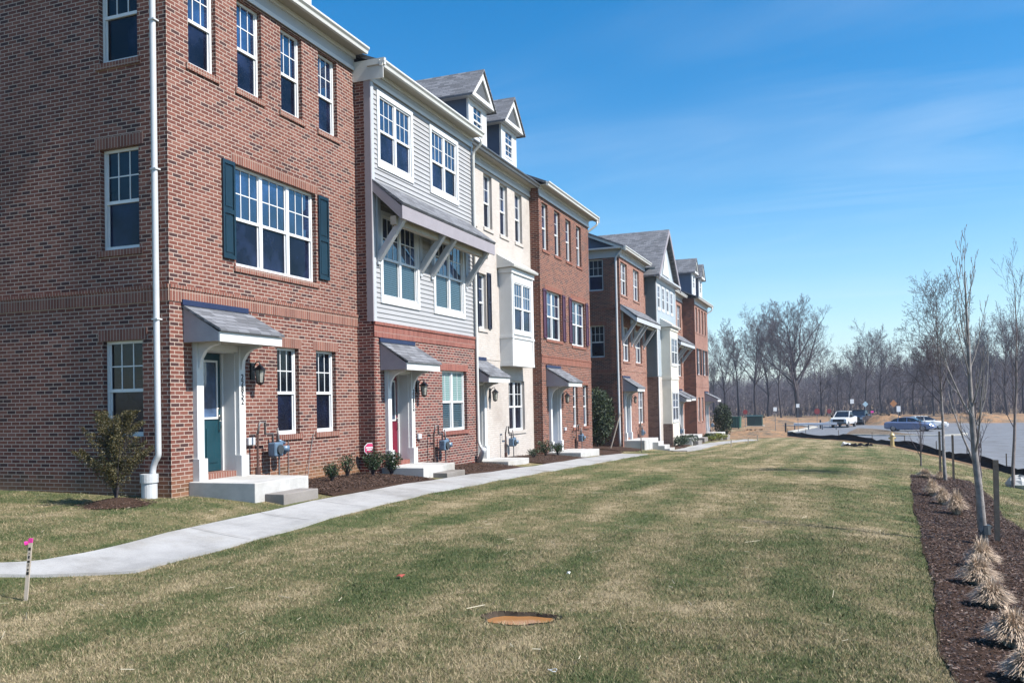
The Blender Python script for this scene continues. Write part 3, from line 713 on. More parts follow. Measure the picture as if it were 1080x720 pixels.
# ---- house 1: rose brick end house, teal shutters and door
Y = [11.40, 17.38, 23.24, 29.35, 35.82]
R1 = thing('townhouse', (0, 11.4, 0), 'rose brick end townhouse with teal door and teal shutters', 'townhouse', 'row of attached brick and siding townhouses')
fr = front(0.); zb = -.9
ups = [(11.92, 12.63, 7.36, 9.08), (13.22, 13.95, 7.36, 9.08), (14.57, 15.30, 7.36, 9.08), (15.91, 16.64, 7.36, 9.08)]
mid = (13.11, 15.73, 4.03, 5.93); low = [(14.31, 15.04, .87, 2.60), (15.66, 16.42, .87, 2.60)]
door = (12.10, 13.04, .18, 2.44)
panel(R1, fr, Y[0], Y[1], zb, 9.2, ups + [mid, door] + low, 'brick_rose', reveal=.2)
for q in ups: window(R1, fr, *q, sill='brick_rose_soldier')
window(R1, fr, *mid, units=3, **BW)
for q in low: window(R1, fr, *q, gu='glass_low', **BW)
for q in ((12.73, 13.07), (15.80, 16.18)): shutter(R1, fr, *q, 4.13, 5.93, 'shutter_teal')
band(R1, fr, Y[0], Y[1] - .001, 3.22, 3.44, 'brick_rose_soldier')
sw = [(-1.47, -.62, 7.38, 9.12), (-1.47, -.62, 4.15, 5.90), (-1.45, -.58, .97, 2.60)]
sw2 = [(a - 5., b_ - 5., c, d) for a, b_, c, d in sw]
shell(R1, 0., Y[0], Y[1], zb, 9.6, 'brick_rose', holes=sw + sw2)
fs = side(Y[0])
for q in sw + sw2: window(R1, fs, *q, gu='glass_low', sill='brick_rose_soldier', lintel='brick_rose_soldier' if q[2] < 7 else None)
b = B(); lbox(b, fs, -12, -.001, 3.22, 3.44, -.02, .016); lbox(b, fs, -12, -.001, 3.44, 3.495, -.02, .032); b.build('soldier_band', 'brick_rose_soldier', R1)
b = B(); lbox(b, fs, -12, .0, 9.30, 9.66, .002, .03); b.build('frieze_board', 'trim_grey', R1)
zs = eave(R1, 0., Y[0] - .05, Y[1] - .02, 9.12, .38, dl=.30)
roof(R1, 0., Y[0], Y[1], zs + .06, dl=.34); gable_end(R1, Y[0], 0., zs + .06)
canopy(R1, 0., 11.72, 13.42, 3.18, 2.70, 2.54, .76)
doorway(R1, 0., *door[:2], door[2], door[3], 2.55, 'door_teal')
lantern(R1, 0., 13.52, 2.10); numbers(R1, .095, 13.125, 1.93, '22852', .112, .112)
b = B(); b.box(.003, .07, 13.32, 13.52, .72, .86); b.build('outlet_box', 'pvc', R1, bevel=.01)
gas_meter(R1, 0., 13.90, .62)
b = B(); b.tube([(.02, 14.62, .75), (.03, 14.60, .2), (.1, 14.5, -.2)], .009, 5); b.tube([(.02, 15.5, .85), (.05, 15.28, .3), (.12, 15.1, -.15)], .008, 5); b.build('cable', 'pipe_grey', R1)
dormer(R1, -.25, 15.30, .98, 9.4, 11.2, 12.2); dormer(R1, -.25, 12.75, .98, 9.4, 11.2, 12.2)
stoop(R1, 0., 11.80, 13.32, .18, 1.36, -.15, [(1.36, 1.74, 12.05, 13.05, -.02)])
yd = Y[0] - .07
for zz_ in (2.9, 5.4, 7.9):
    b = B(); b.box(-.264, -.144, yd - .055, yd + .065, zz_, zz_ + .025); b.build('pipe_strap', 'pvc', R1)
d = downspout(R1, [(.15, yd, 9.45), (.02, yd, 9.30), (-.24, yd, 9.20), (-.22, yd, 8.9), (-.20, yd, .72), (-.20, yd, .66), (-.32, yd, .48), (-.32, yd, .26)], .05, 'pvc')
b = B(); b.tube([(-.32, yd - .08, -.25), (-.32, yd - .08, .22)], .125, 20); b.tube([(-.32, yd - .08, .22), (-.32, yd - .08, .36)], .142, 20); b.build('drain_barrel', 'pvc', R1, smooth=False)

# ---- house 2: pale siding above plum brick, long bracketed roof, red door
X2 = .40
R2 = thing('townhouse', (X2, Y[1], -.2), 'pale grey siding townhouse on a plum brick base with a red door', 'townhouse', 'row of attached brick and siding townhouses')
fr = front(X2); zb = -1.
ups = [(17.77, 19.37, 7.08, 8.66), (20.52, 22.12, 7.08, 8.66)]; mids = [(17.82, 19.60, 3.92, 5.85), (20.62, 22.42, 3.92, 5.85)]
low = (20.92, 22.52, .68, 2.31); door = (17.98, 18.98, -.02, 2.16)
siding(R2, fr, Y[1] + .12, Y[2] - .10, 3.33, 8.9, [(a - .05, c + .05, e - .05, g + .05) for a, c, e, g in ups + mids], 'siding')
panel(R2, fr, Y[1], Y[2], 3.2, 8.95, ups + mids, 'siding', 'sheathing', reveal=.06, d=-.002)
panel(R2, fr, Y[1], Y[2], zb, 3.2, [low, door], 'brick_plum', d=.03, reveal=.22)
for q in ups: window(R2, fr, *q, units=2, recess=.04, casing=.10)
for q in mids: window(R2, fr, *q, units=2, recess=.04, casing=.10, gl='glass_blind')
window(R2, front(X2 + .03), *low, units=2, gu='glass_blind_pale', gl='glass_blind', sill='brick_plum_soldier', lintel='brick_plum_soldier', cols=2, rows=1)
b = B(); b.box(X2 + .0, X2 + .038, Y[1] + .0, Y[1] + .12, 3.33, 8.87); b.build('corner_board', 'trim_grey', R2)
b = B(); b.box(X2 + .0, X2 + .038, Y[2] - .1, Y[2], 3.33, 8.87); b.build('corner_board', 'trim_grey', R2)
b = B(); b.box(X2 - .13, X2 + .035, Y[1] - .035, Y[1] + .0, 3.33, 8.87); b.build('corner_board', 'corner_board', R2)
b = B(); b.box(-.1, X2 + .40, Y[1] - .06, Y[1] - .036, 8.86, 9.16); b.box(-.1, X2 + .44, Y[1] - .06, Y[1] + .02, 9.16, 9.32); b.build('eave_return', 'gutter_white', R2)
bnd = B(); lbox(bnd, front(X2 + .03), Y[1] - .03, Y[2], 2.98, 3.26, -.02, .02); lbox(bnd, front(X2 + .03), Y[1] - .03, Y[2], 3.26, 3.33, -.05, .045); bnd.build('soldier_band', 'brick_plum_soldier', R2)
b = B(); b.box(-.05, X2 + .03, Y[1] - .03, Y[1] + .02, zb, 3.33); b.build('brick_return', 'brick_plum', R2)
shell(R2, X2, Y[1], Y[2], zb, 9.3, 'brick_rose')
zs = eave(R2, X2, Y[1] - .04, Y[2] - .0, 8.86, .30, dl=.05)
roof(R2, X2, Y[1], Y[2], zs + .06)
canopy(R2, X2 + .03, 17.62, 19.34, 2.88, 2.38, 2.22, .70)
doorway(R2, X2 + .03, *door[:2], door[2], door[3], 2.23, 'door_red', sill_mat='brick_plum_soldier')
lantern(R2, X2 + .03, 19.46, 1.86); gas_meter(R2, X2 + .03, 20.45, .35); numbers(R2, X2 + .125, 19.07, 1.68, '22854', .112, .112)
b = B(); b.box(X2 + .033, X2 + .09, 19.38, 19.56, .55, .68); b.build('outlet_box', 'pvc', R2, bevel=.01)
shed_roof(R2, X2, Y[1] + .0, 22.95, 6.62, 5.93, 5.62, .80, (17.62, 19.75, 20.42, 22.60), 4.78)
stoop(R2, X2, 17.62, 19.30, -.02, 1.10, -.25, [(1.50, 1.86, 18.1, 19.1, -.17)])
downspout(R2, [(X2 + .36, Y[2] - .08, 9.06), (X2 + .36, Y[2] - .08, 8.95), (X2 + .09, Y[2] - .08, 8.70), (X2 + .09, Y[2] - .08, 5.0), (X2 + .09, Y[2] - .08, .25), (X2 + .22, Y[2] - .08, .05)], .042)
b = B(); b.tube([(X2 + .09, Y[2] - .1, -.3), (X2 + .25, Y[2] - .15, .02), (X2 + .3, Y[2] - .2, .10)], .075, 14); b.build('drain_boot', 'pvc', R2, smooth=True)

# ---- house 3: cream painted brick, black shutters, boxed bay, two dormers
X3 = 0.
R3 = thing('townhouse', (X3, Y[2], -.4), 'cream painted brick townhouse with a white boxed bay and two gabled dormers', 'townhouse', 'row of attached brick and siding townhouses')
fr = front(X3); zb = -1.
ups = [(23.75, 24.42, 6.93, 8.66), (25.08, 25.77, 6.93, 8.66), (26.45, 27.15, 6.93, 8.66), (27.85, 28.55, 6.93, 8.66)]
sh = (24.50, 25.14, 3.72, 5.43); low = (26.93, 28.45, .46, 2.14); door = (23.72, 24.62, -.28, 1.96)
panel(R3, fr, Y[2], Y[3], zb, 8.8, ups + [sh, low, door], 'brick_cream', reveal=.2)
for q in ups: window(R3, fr, *q, sill='brick_cream_soldier', cols=2)
window(R3, fr, *sh, sill='brick_cream_soldier', lintel='brick_cream_soldier', cols=2)
window(R3, fr, *low, units=2, gu='glass_low', sill='brick_cream_soldier', lintel='brick_cream_soldier', cols=2)
for q in ((24.17, 24.46), (25.18, 25.48)): shutter(R3, fr, *q, 3.74, 5.50, 'shutter_navy')
shell(R3, X3, Y[2], Y[3], zb, 9.0, 'brick_cream')
b = B(); lbox(b, fr, Y[2], Y[3], 2.76, 2.82, -.01, .014); b.build('soldier_band', 'brick_cream_soldier', R3)
zs = eave(R3, X3, Y[2], Y[3] - .02, 8.76, .32, gm='gutter_dark'); roof(R3, X3, Y[2], Y[3], zs + .06)
dormer(R3, -.25, 25.30, .95, 9.2, 10.92, 11.92); dormer(R3, -.25, 28.05, .95, 9.2, 10.92, 11.92)
b = B(); xb = .43; fb = front(xb); q = (26.38, 28.02, 3.72, 5.34)
panel(None, fb, 26.22, 28.30, 2.62, 5.75, [q], None, reveal=.05, build=False, b=b)
for yy in (26.22, 28.30): b.face([(0, yy, 2.62), (xb, yy, 2.62), (xb, yy, 5.75), (0, yy, 5.75)])
b.face([(0, 26.22, 2.62), (xb, 26.22, 2.62), (xb, 28.30, 2.62), (0, 28.30, 2.62)])
for z0, z1, d in ((2.60, 2.70, .02), (3.50, 3.58, .03), (5.62, 5.78, .05)): b.box(.0, xb + d, 26.22 - d, 28.30 + d, z0, z1)
for yy0, yy1 in ((26.23, 26.36), (28.16, 28.29)): b.box(xb + .001, xb + .02, yy0, yy1, 2.70, 5.62)
bay = b.build('bay', 'white', R3)
window(bay, fb, *q, units=2, recess=.03, casing=.07)
b = B(); b.prism([(0, 5.78), (xb + .16, 5.80), (xb + .18, 5.86), (xb + .05, 5.95), (.12, 6.16), (0, 6.24)], 26.06, 28.46, lambda s, p, q_: (p, s, q_)); b.build('bay_roof', 'gutter_white', R3)
b = B(); b.box(.002, xb - .02, 26.24, 28.28, 5.5, 5.6)
canopy(R3, X3, 23.30, 24.98, 2.74, 2.18, 2.03, .80)
doorway(R3, X3, *door[:2], door[2], door[3], 2.04, 'door_tan', sill_mat='brick_cream_soldier')
lantern(R3, X3, 25.25, 1.72); gas_meter(R3, X3, 26.55, .12)
stoop(R3, X3, 23.30, 25.05, -.28, 1.35, -.55)

# ---- house 4: rust brick, plum shutters
X4 = .35
R4 = thing('townhouse', (X4, Y[3], -.5), 'rust red brick townhouse with plum shutters at the far end of the first row', 'townhouse', 'row of attached brick and siding townhouses')
fr = front(X4); zb = -1.2
ups = [(29.70, 30.38, 6.94, 8.66), (31.15, 31.85, 6.94, 8.66), (32.58, 33.28, 6.94, 8.60), (34.02, 34.72, 6.94, 8.60)]
mids = [(29.98, 31.82, 3.70, 5.50), (33.15, 35.05, 3.64, 5.46)]; low = [(33.09, 33.75, .37, 2.07), (34.55, 35.26, .37, 2.07)]; door = (30.20, 31.12, -.42, 1.88)
panel(R4, fr, Y[3], Y[4], zb, 8.9, ups + mids + low + [door], 'brick_rust', reveal=.2)
for q in ups: window(R4, fr, *q, sill='brick_rust_soldier', cols=2)
for q in mids: window(R4, fr, *q, units=2, sill='brick_rust_soldier', lintel='brick_rust_soldier', cols=2)
for q in low: window(R4, fr, *q, gu='glass_low', sill='brick_rust_soldier', lintel='brick_rust_soldier', cols=2)
for q in ((29.58, 29.93), (31.88, 32.24), (32.74, 33.10), (35.12, 35.48)): shutter(R4, fr, *q, 3.72, 5.50, 'shutter_plum')
band(R4, fr, Y[3], Y[4] - .001, 2.80, 3.04, 'brick_rust_soldier')
shell(R4, X4, Y[3], Y[4], zb, 9.2, 'brick_rust')
zs = eave(R4, X4, Y[3] - .03, Y[4] + .03, 8.80, .36, dl=.03, dr=.3); roof(R4, X4, Y[3], Y[4], zs + .06, dr=.34); gable_end(R4, Y[4], X4, zs + .06, mat='brick_rust', sgn=1)
canopy(R4, X4, 29.82, 31.50, 2.66, 2.10, 1.96, .85)
doorway(R4, X4, *door[:2], door[2], door[3], 1.97, 'door_blue', sill_mat='brick_rust_soldier')
lantern(R4, X4, 31.72, 1.60); gas_meter(R4, X4, 33.30, -.05)
b = B(); b.box(X4 + .003, X4 + .07, 31.75, 31.95, .3, .42); b.build('outlet_box', 'pvc', R4)
stoop(R4, X4, 29.8, 32.3, -.42, 1.25, -.7)
downspout(R4, [(X4 + .36, Y[4] + .2, 9.1), (X4 + .36, Y[4] + .2, 8.95), (X4 - .1, Y[4] + .08, 8.6), (X4 - .1, Y[4] + .08, -.5)], .045)

# ================================================================== second row
Z_ = [42.70, 48.75, 54.80, 60.85, 66.90]
R5 = thing('townhouse', (0, Z_[0], -1), 'salmon brick end townhouse of the second row with a bracketed roof over paired windows', 'townhouse', 'second row of attached townhouses')
fr = front(0.); zb = -1.8
ups = [(42.97, 44.37, 6.77, 8.45), (45.78, 47.18, 6.77, 8.45)]; mids = [(43.15, 44.60, 3.40, 5.18), (46.00, 47.55, 3.40, 5.18)]; low = (46.38, 47.82, .12, 1.89); door = (43.20, 44.12, -.62, 1.74)
panel(R5, fr, Z_[0], Z_[1], zb, 8.7, ups + mids + [low, door], 'brick_salmon', reveal=.2)
for q in ups + mids + [low]: window(R5, fr, *q, units=2, sill='brick_salmon', cols=2)
sw = [(-1.66, -.84, 6.98, 8.58), (-1.62, -.84, 3.60, 5.22), (-1.6, -.84, .3, 1.95)]
sw2 = [(a - 4.6, c - 4.6, e, g) for a, c, e, g in sw]
shell(R5, 0., Z_[0], Z_[1], zb, 9.0, 'brick_rust', holes=sw + sw2)
fs = side(Z_[0])
for q in sw + sw2: window(R5, fs, *q, gu='glass_low', sill='brick_rust_soldier', lintel='brick_rust_soldier' if q[2] < 6 else None)
for z0, z1 in ((2.75, 2.98), (6.0, 6.08)):
    b = B(); lbox(b, fs, -12, -.001, z0, z1, -.02, .018); b.build('soldier_band', 'brick_rust_soldier', R5)
b = B(); lbox(b, fs, -12, .02, 8.62, 9.02, .002, .04); lbox(b, fs, -12, .10, 9.02, 9.10, .002, .34); b.build('frieze_board', 'trim_grey', R5)
zs = eave(R5, 0., Z_[0] - .05, Z_[1], 8.64, .36, dl=.3); roof(R5, 0., Z_[0], Z_[1], zs + .06, dl=.34); gable_end(R5, Z_[0], 0., zs + .06, mat='siding_navy')  # dark gable siding carries the roof overhang's shade in its colour
canopy(R5, 0., 42.84, 44.48, 2.56, 2.0, 1.85, .78)
doorway(R5, 0., *door[:2], door[2], door[3], 1.86, 'door_blue', sill_mat='brick_salmon')
lantern(R5, 0., 44.80, 1.50); gas_meter(R5, 0., 46.1, -.35)
b = B(); lbox(b, fr, Z_[0], Z_[1], 2.9, 2.96, -.02, .02); b.build('soldier_band', 'brick_salmon', R5)
shed_roof(R5, 0., Z_[0] + .02, 48.72, 6.26, 5.55, 5.33, .85, (43.02, 44.95, 45.7, 47.9), 4.35, cols=False)
stoop(R5, 0., 42.9, 46.3, -.62, 1.05, -1.2, [(1.05, 1.36, 44.8, 46.2, -.80), (1.36, 1.68, 44.8, 46.2, -.98), (1.68, 1.94, 44.8, 46.2, -1.14)])
yd = Z_[0] - .07
downspout(R5, [(.15, yd, 8.98), (.0, yd, 8.8), (-.16, yd, 8.6), (-.16, yd, 5.), (-.14, yd, -.4), (-.14, yd, -.9)], .055, 'pvc')

X6 = .60
R6 = thing('townhouse', (X6, Z_[1], -1.2), 'pale blue siding townhouse with a steep front gable and cream ground floor', 'townhouse', 'second row of attached townhouses')
fr = front(X6); zb = -2.
ups = [(49.15 + 1.32 * i, 49.85 + 1.32 * i, 6.62, 7.92) for i in range(4)]
low6 = []
siding(R6, fr, Z_[1] + .12, Z_[2] - .1, 2.75, 8.45, [(a - .05, c + .05, e - .05, g + .05) for a, c, e, g in ups], 'siding_blue')
panel(R6, fr, Z_[1], Z_[2], 2.7, 8.6, ups, 'siding_blue', 'sheathing', reveal=.06, d=-.002)
door = (53.15, 54.02, -.95, 1.30)
panel(R6, fr, Z_[1], Z_[2], zb, 2.7, [door], 'brick_cream', d=.03)
for q in ups: window(R6, fr, *q, recess=.03, casing=.08, cols=2)
for q in ((X6, X6 + .04, Z_[1], Z_[1] + .14, 2.75, 8.45), (X6 + .03, X6 + .07, Z_[1], Z_[1] + .2, zb, 2.70), (X6, X6 + .04, Z_[2] - .12, Z_[2], 2.7, 8.45)):
    b = B(); b.box(*q); b.build('corner_board', 'white', R6)
shell(R6, X6, Z_[1], Z_[2], zb, 8.9, 'brick_brown', side_mat_upper='siding_blue_shaded', zsplit=2.70)
# two-storey bay
b = B(); xb = 1.15; fb = front(xb); ws = [(50.15, 51.95, 3.42, 4.95), (50.15, 51.95, .15, 1.78)]
panel(None, fb, 49.9, 52.3, zb, 5.5, ws, None, reveal=.05, build=False, b=b)
for yy in (49.9, 52.3): b.face([(X6, yy, zb), (xb, yy, zb), (xb, yy, 5.5), (X6, yy, 5.5)])
for z0, z1, d in ((2.55, 2.70, .03), (5.40, 5.56, .05)): b.box(X6, xb + d, 49.9 - d, 52.3 + d, z0, z1)
bay = b.build('bay', plain('bay_cream', (.62, .58, .50), .7, .06, 2), R6)
for q in ws: window(bay, fb, *q, units=2, recess=.03, casing=.07, cols=2)
b = B(); b.prism([(X6, 5.57), (xb + .16, 5.59), (xb + .18, 5.66), (X6, 6.1)], 49.7, 52.5, lambda s, p, q_: (p, s, q_)); b.build('bay_roof', 'gutter_white', R6)
b = B(); b.box(X6 - .3, xb + .015, 49.88, 50.12, zb, .0); b.build('brick_pier', 'brick_brown', R6)
# steep cross gable
ya, yb_, yc = 48.38, 55.15, 51.70; ze, za = 8.45, 11.40; xf = X6 + .30
b = B()
for yo in (ya, yb_):
    b.hexa([(-7, yo, ze - .12), (xf, yo, ze - .12), (xf, yc, za), (-7, yc, za), (-7, yo, ze), (xf, yo, ze), (xf, yc, za + .14), (-7, yc, za + .14)])
b.build('roof', 'shingle', R6)
b = B(); b.face([(X6 + .02, Z_[1] - .1, 8.42), (X6 + .02, Z_[2] + .1, 8.42), (X6 + .02, yc, za - .25)]); b.build('gable_wall', 'siding_blue', R6)
b = B()
for yo, s in ((ya, 1), (yb_, -1)):
    b.hexa([(xf - .02, yo, ze - .34), (xf + .03, yo, ze - .34), (xf + .03, yc, za - .16), (xf - .02, yc, za - .16), (xf - .02, yo, ze - .02), (xf + .03, yo, ze - .02), (xf + .03, yc, za + .12), (xf - .02, yc, za + .12)])
b.build('rake_board', 'corner_board', R6)
b = B(); b.box(X6 + .003, X6 + .04, Z_[1], Z_[2], 8.10, 8.42); b.box(X6 + .003, X6 + .35, ya + .05, yb_ - .05, 8.36, 8.46); b.build('frieze_board', 'trim_grey', R6)
b = B(); b.face([(X6 + .06, 50.7, 8.75), (X6 + .06, 52.86, 8.75), (X6 + .06, yc, 10.2)]); b.build('gable_lit_patch', 'white', R6)  # white triangle paints the sunlit part of the gable siding
canopy(R6, X6 + .03, 52.75, 54.45, 1.95, 1.42, 1.26, .9)
doorway(R6, X6 + .03, *door[:2], door[2], door[3], 1.27, 'door_tan', sill_mat='brick_cream_soldier')
gas_meter(R6, X6, 54.5, -.6)
lantern(R6, X6 + .03, 52.62, .75)
stoop(R6, X6, 52.7, 54.6, -.95, 1.2, -1.5, [(1.8, 2.15, 52.9, 54.4, -1.15)])

R7 = thing('townhouse', (0, Z_[2], -1.3), 'salmon brick townhouse set back between the steep gabled house and the last house', 'townhouse', 'second row of attached townhouses')
fr = front(0.); zb = -2.
ups = [(55.8, 57.2, 6.1, 7.8), (58.75, 60.2, 6.1, 7.8)]; mids = [(55.9, 57.3, 2.95, 4.6), (58.75, 60.2, 2.95, 4.6)]; door = (58.7, 59.6, -1.0, 1.25)
panel(R7, fr, Z_[2], Z_[3], zb, 8.15, ups + mids + [door], 'brick_salmon', reveal=.2)
for q in ups + mids: window(R7, fr, *q, units=2, sill='brick_salmon', cols=2)
shell(R7, 0., Z_[2], Z_[3], zb, 8.5, 'brick_salmon')
zs = eave(R7, 0., Z_[2], Z_[3], 8.08, .36); roof(R7, 0., Z_[2], Z_[3], zs + .06)
shed_roof(R7, 0., 55.2, 60.75, 5.75, 5.05, 4.85, .85, (55.6, 57.5, 58.5, 60.4), 4.0, cols=False)
canopy(R7, 0., 58.3, 60.0, 2.0, 1.45, 1.3, .95); doorway(R7, 0., *door[:2], door[2], door[3], 1.31, 'door_tan', sill_mat='brick_salmon')
stoop(R7, 0., 58.2, 60.1, -1.0, 1.3, -1.5, [(1.3, 1.7, 58.4, 59.9, -1.2)])

X8 = .85
R8 = thing('townhouse', (X8, Z_[3], -1.4), 'salmon brick last townhouse of the second row with arched dark windows and two dormers', 'townhouse', 'second row of attached townhouses')
fr = front(X8); zb = -2.2
ups = [(61.28, 61.98, 6.08, 7.82), (62.65, 63.35, 6.08, 7.82), (64.02, 64.72, 6.08, 7.82), (65.40, 66.10, 6.08, 7.82)]
mids = [(61.7, 63.1, 3.1, 4.95), (64.5, 65.9, 3.1, 4.95)]; low = [(61.6, 62.4, -.2, 1.5), (63.2, 64.0, -.2, 1.5)]; door = (65.0, 65.9, -1.1, 1.15)
panel(R8, fr, Z_[3], Z_[4], zb, 8.1, ups + mids + low + [door], 'brick_salmon', reveal=.2)
for q in ups + low: window(R8, fr, *q, sill='brick_salmon', cols=2)
for q in mids:
    window(R8, fr, *q, units=2, sill='brick_salmon', cols=2)
    shutter(R8, fr, q[0] - .38, q[0] - .04, q[2], q[3], 'shutter_navy'); shutter(R8, fr, q[1] + .04, q[1] + .38, q[2], q[3], 'shutter_navy')
shell(R8, X8, Z_[3], Z_[4], zb, 8.4, 'brick_rust')
band(R8, fr, Z_[3], Z_[4] - .001, 2.2, 2.42, 'brick_salmon')
zs = eave(R8, X8, Z_[3] - .03, Z_[4] + .03, 7.98, .36, dl=.25, dr=.3); roof(R8, X8, Z_[3], Z_[4], zs + .06, dl=.2, dr=.34); gable_end(R8, Z_[4], X8, zs + .06, mat='brick_salmon', sgn=1)
dormer(R8, .60, 62.45, 1.0, 8.4, 10.30, 11.35); dormer(R8, .60, 65.55, 1.0, 8.4, 10.30, 11.35)
canopy(R8, X8, 64.6, 66.3, 1.85, 1.32, 1.17, .95); doorway(R8, X8, *door[:2], door[2], door[3], 1.18, 'door_blue', sill_mat='brick_salmon')
stoop(R8, X8, 64.4, 66.4, -1.1, 1.2, -1.7, [(X8 + 1.2, X8 + 1.55, 64.6, 66.2, -1.3)])
gas_meter(R8, X8, 66.45, -.6)
downspout(R8, [(X8 + .36, Z_[4] + .2, 8.3), (X8 + .36, Z_[4] + .2, 8.1), (X8 - .1, Z_[4] + .08, 7.8), (X8 - .1, Z_[4] + .08, -1.8)], .05)
# ================================================================== GROUND
def axis(spec):
    out = []
    for a, b_, s in spec: out += list(np.arange(a, b_ - 1e-6, s))
    return np.array(out + [spec[-1][1]])
xs = axis([(-900, -60, 60), (-60, -14, 4), (-14, -4, 1.), (-4, 7.2, .3), (7.2, 8.4, .05), (8.4, 14, .3), (14, 22, .6), (22, 60, 3), (60, 900, 60)])
ys = axis([(-60, -5, 4), (-5, 6.4, .35), (6.4, 7.3, .05), (7.3, 30, .35), (30, 70, .8), (70, 140, 3), (140, 1200, 60)])
XX, YY = np.meshgrid(xs, ys); ZZ = H(XX, YY)
q = hole_q(XX, YY); ZZ = ZZ - .13 * np.clip((1.12 - q) / .22, 0, 1)
# lower the sheet a little under the houses and the mulch edges
V = np.stack([XX, YY, ZZ], -1).reshape(-1, 3); nx_, ny_ = len(xs), len(ys)
I = np.arange(nx_ * ny_).reshape(ny_, nx_)
Q4 = np.stack([I[:-1, :-1], I[:-1, 1:], I[1:, 1:], I[1:, :-1]], -1).reshape(-1, 4)
g = np_mesh('ground', V, Q4, 'lawn', k=4); struct(g)
g.data.polygons.foreach_set('use_smooth', [True] * len(g.data.polygons))
hz = h1(HOLE.x, HOLE.y)
b = B(); n = 28; b.v = [(HOLE.x, HOLE.y, hz - .035)]
for i in range(n):
    a = 2 * math.pi * i / n; p = Vector((HOLE.x, HOLE.y, 0)) + Rv * .32 * math.cos(a) + Fv * .23 * math.sin(a); b.v.append((p.x, p.y, hz - .035))
b.f = [(0, i + 1, (i + 1) % n + 1) for i in range(n)]
struct(b.build('puddle', 'water'))
b = B(); n = 36
for i in range(n):
    q4 = []
    for j, k in ((i, 0), (i + 1, 0), (i + 1, 1), (i, 1)):
        a = 2 * math.pi * j / n; e_ = 1 + .10 * math.sin(3 * a + 1) + .06 * math.sin(7 * a); r_ = (1.0, 1.13)[k] * e_
        p = Vector((HOLE.x, HOLE.y, 0)) + Rv * .29 * r_ * math.cos(a) + Fv * .20 * r_ * math.sin(a); q4.append((p.x, p.y, h1(p.x, p.y) + (-.06, .004)[k]))
    b.face(q4)
struct(b.build('hole_rim', 'soil_dark'))

WALK_A = [(-5.2, 1.2), (-2.2, 3.6), (0.2, 5.6), (1.3, 6.5), (1.72, 6.93), (1.90, 7.3), (1.95, 7.8), (1.95, 9.2), (1.94, 17), (1.94, 25), (1.94, 31), (1.94, 36), (1.94, 41), (1.94, 47), (2.1, 54), (2.6, 59.5), (3.6, 65.5)]
WALK_B = [(-4.7, .6), (-1.7, 3.0), (0.7, 5.0), (1.75, 6.3), (2.05, 6.70), (2.40, 7.07), (2.90, 7.65), (2.97, 9.2), (2.97, 17), (2.97, 25), (2.97, 31), (2.97, 36), (2.97, 41), (2.97, 47), (3.15, 53.5), (3.65, 58.6), (4.6, 64.4)]
WN = 11   # the first walk stops at the end of the first row, a second one starts before the next row
w = ribbon('sidewalk', WALK_A[:WN] + [(1.94, 34.0)], WALK_B[:WN] + [(2.97, 34.6)], .035, 'concrete', nx=4, step=.5, skirt=.12); struct(w)
w = ribbon('sidewalk', [(1.94, 44.6), (1.94, 47)] + WALK_A[14:], [(2.97, 44.0), (2.97, 47)] + WALK_B[14:], .035, 'concrete', nx=4, step=.5, skirt=.12); struct(w)
b = B()
for y in np.arange(9.6, 50, 1.52):   # saw-cut joints
    z = .037
    b.v += [(1.96, y, h1(1.96, y) + z), (2.96, y, h1(2.96, y) + z), (2.96, y + .012, h1(2.96, y + .012) + z), (1.96, y + .012, h1(1.96, y + .012) + z)]
    if 33.5 < y < 45: b.v = b.v[:-4]; continue
    k = len(b.v); b.f.append((k - 4, k - 3, k - 2, k - 1))
struct(b.build('sidewalk_joints', 'step'))
def mulchbed(A, Bp, dz=.03, **k): return struct(ribbon('mulch_bed', A, Bp, dz, 'mulch', skirt=.03, disp=.025, **k))
mulchbed([(-.0, 13.35), (0, 15.5), (0, 17.5), (.4, 17.6)], [(1.8, 13.4), (1.92, 15.5), (1.92, 17.4), (1.6, 17.62)], nx=8, step=.25)
mulchbed([(.4, 19.32), (.4, 21), (.4, 23.2)], [(1.9, 19.35), (1.92, 21), (1.9, 23.25)], nx=8, step=.3)
mulchbed([(.0, 25.1), (0, 27), (.0, 29.8)], [(1.9, 25.1), (1.92, 27), (1.9, 29.7)], nx=8, step=.3)
mulchbed([(.35, 32.3), (.35, 34), (.3, 36.2)], [(1.9, 32.3), (1.92, 34), (1.6, 36.2)], nx=6, step=.4)
mulchbed([(-3, 36.6), (-3, 39), (-3, 42.4)], [(1.2, 36.8), (1.5, 39), (1.0, 42.5)], nx=8, step=.5, dz=.05)
mulchbed([(0, 46.4), (.6, 49.5), (.6, 52.6)], [(1.7, 47), (1.92, 49.5), (1.7, 52.6)], nx=6, step=.5)
mulchbed([(.0, 55), (0, 57), (0, 58.2)], [(1.7, 55), (1.92, 57), (1.7, 58.2)], nx=5, step=.5)
mulchbed([(0.85, 60.3), (.85, 62), (.85, 64.4)], [(1.7, 60.3), (1.92, 62), (1.7, 64.4)], nx=5, step=.5)
BED_L = [(10.75, 2.0), (10.98, 4.6), (11.02, 6.9), (11.2, 10.0), (11.38, 13.5), (11.55, 17.4), (11.78, 21.5), (12.06, 26.2), (12.5, 27.2)]
BED_R = [(14.2, 2.0), (14.1, 4.6), (13.9, 7), (13.5, 10), (13.1, 13.5), (12.98, 17.4), (13.35, 21.5), (13.5, 26), (13.1, 27.3)]
RBED = mulchbed(BED_L, BED_R, dz=.014, nx=14, step=.22)
cone = B()   # mulch ring under the conifer
BUSH = (-.12, 10.35)
n = 22; cz = h1(*BUSH)
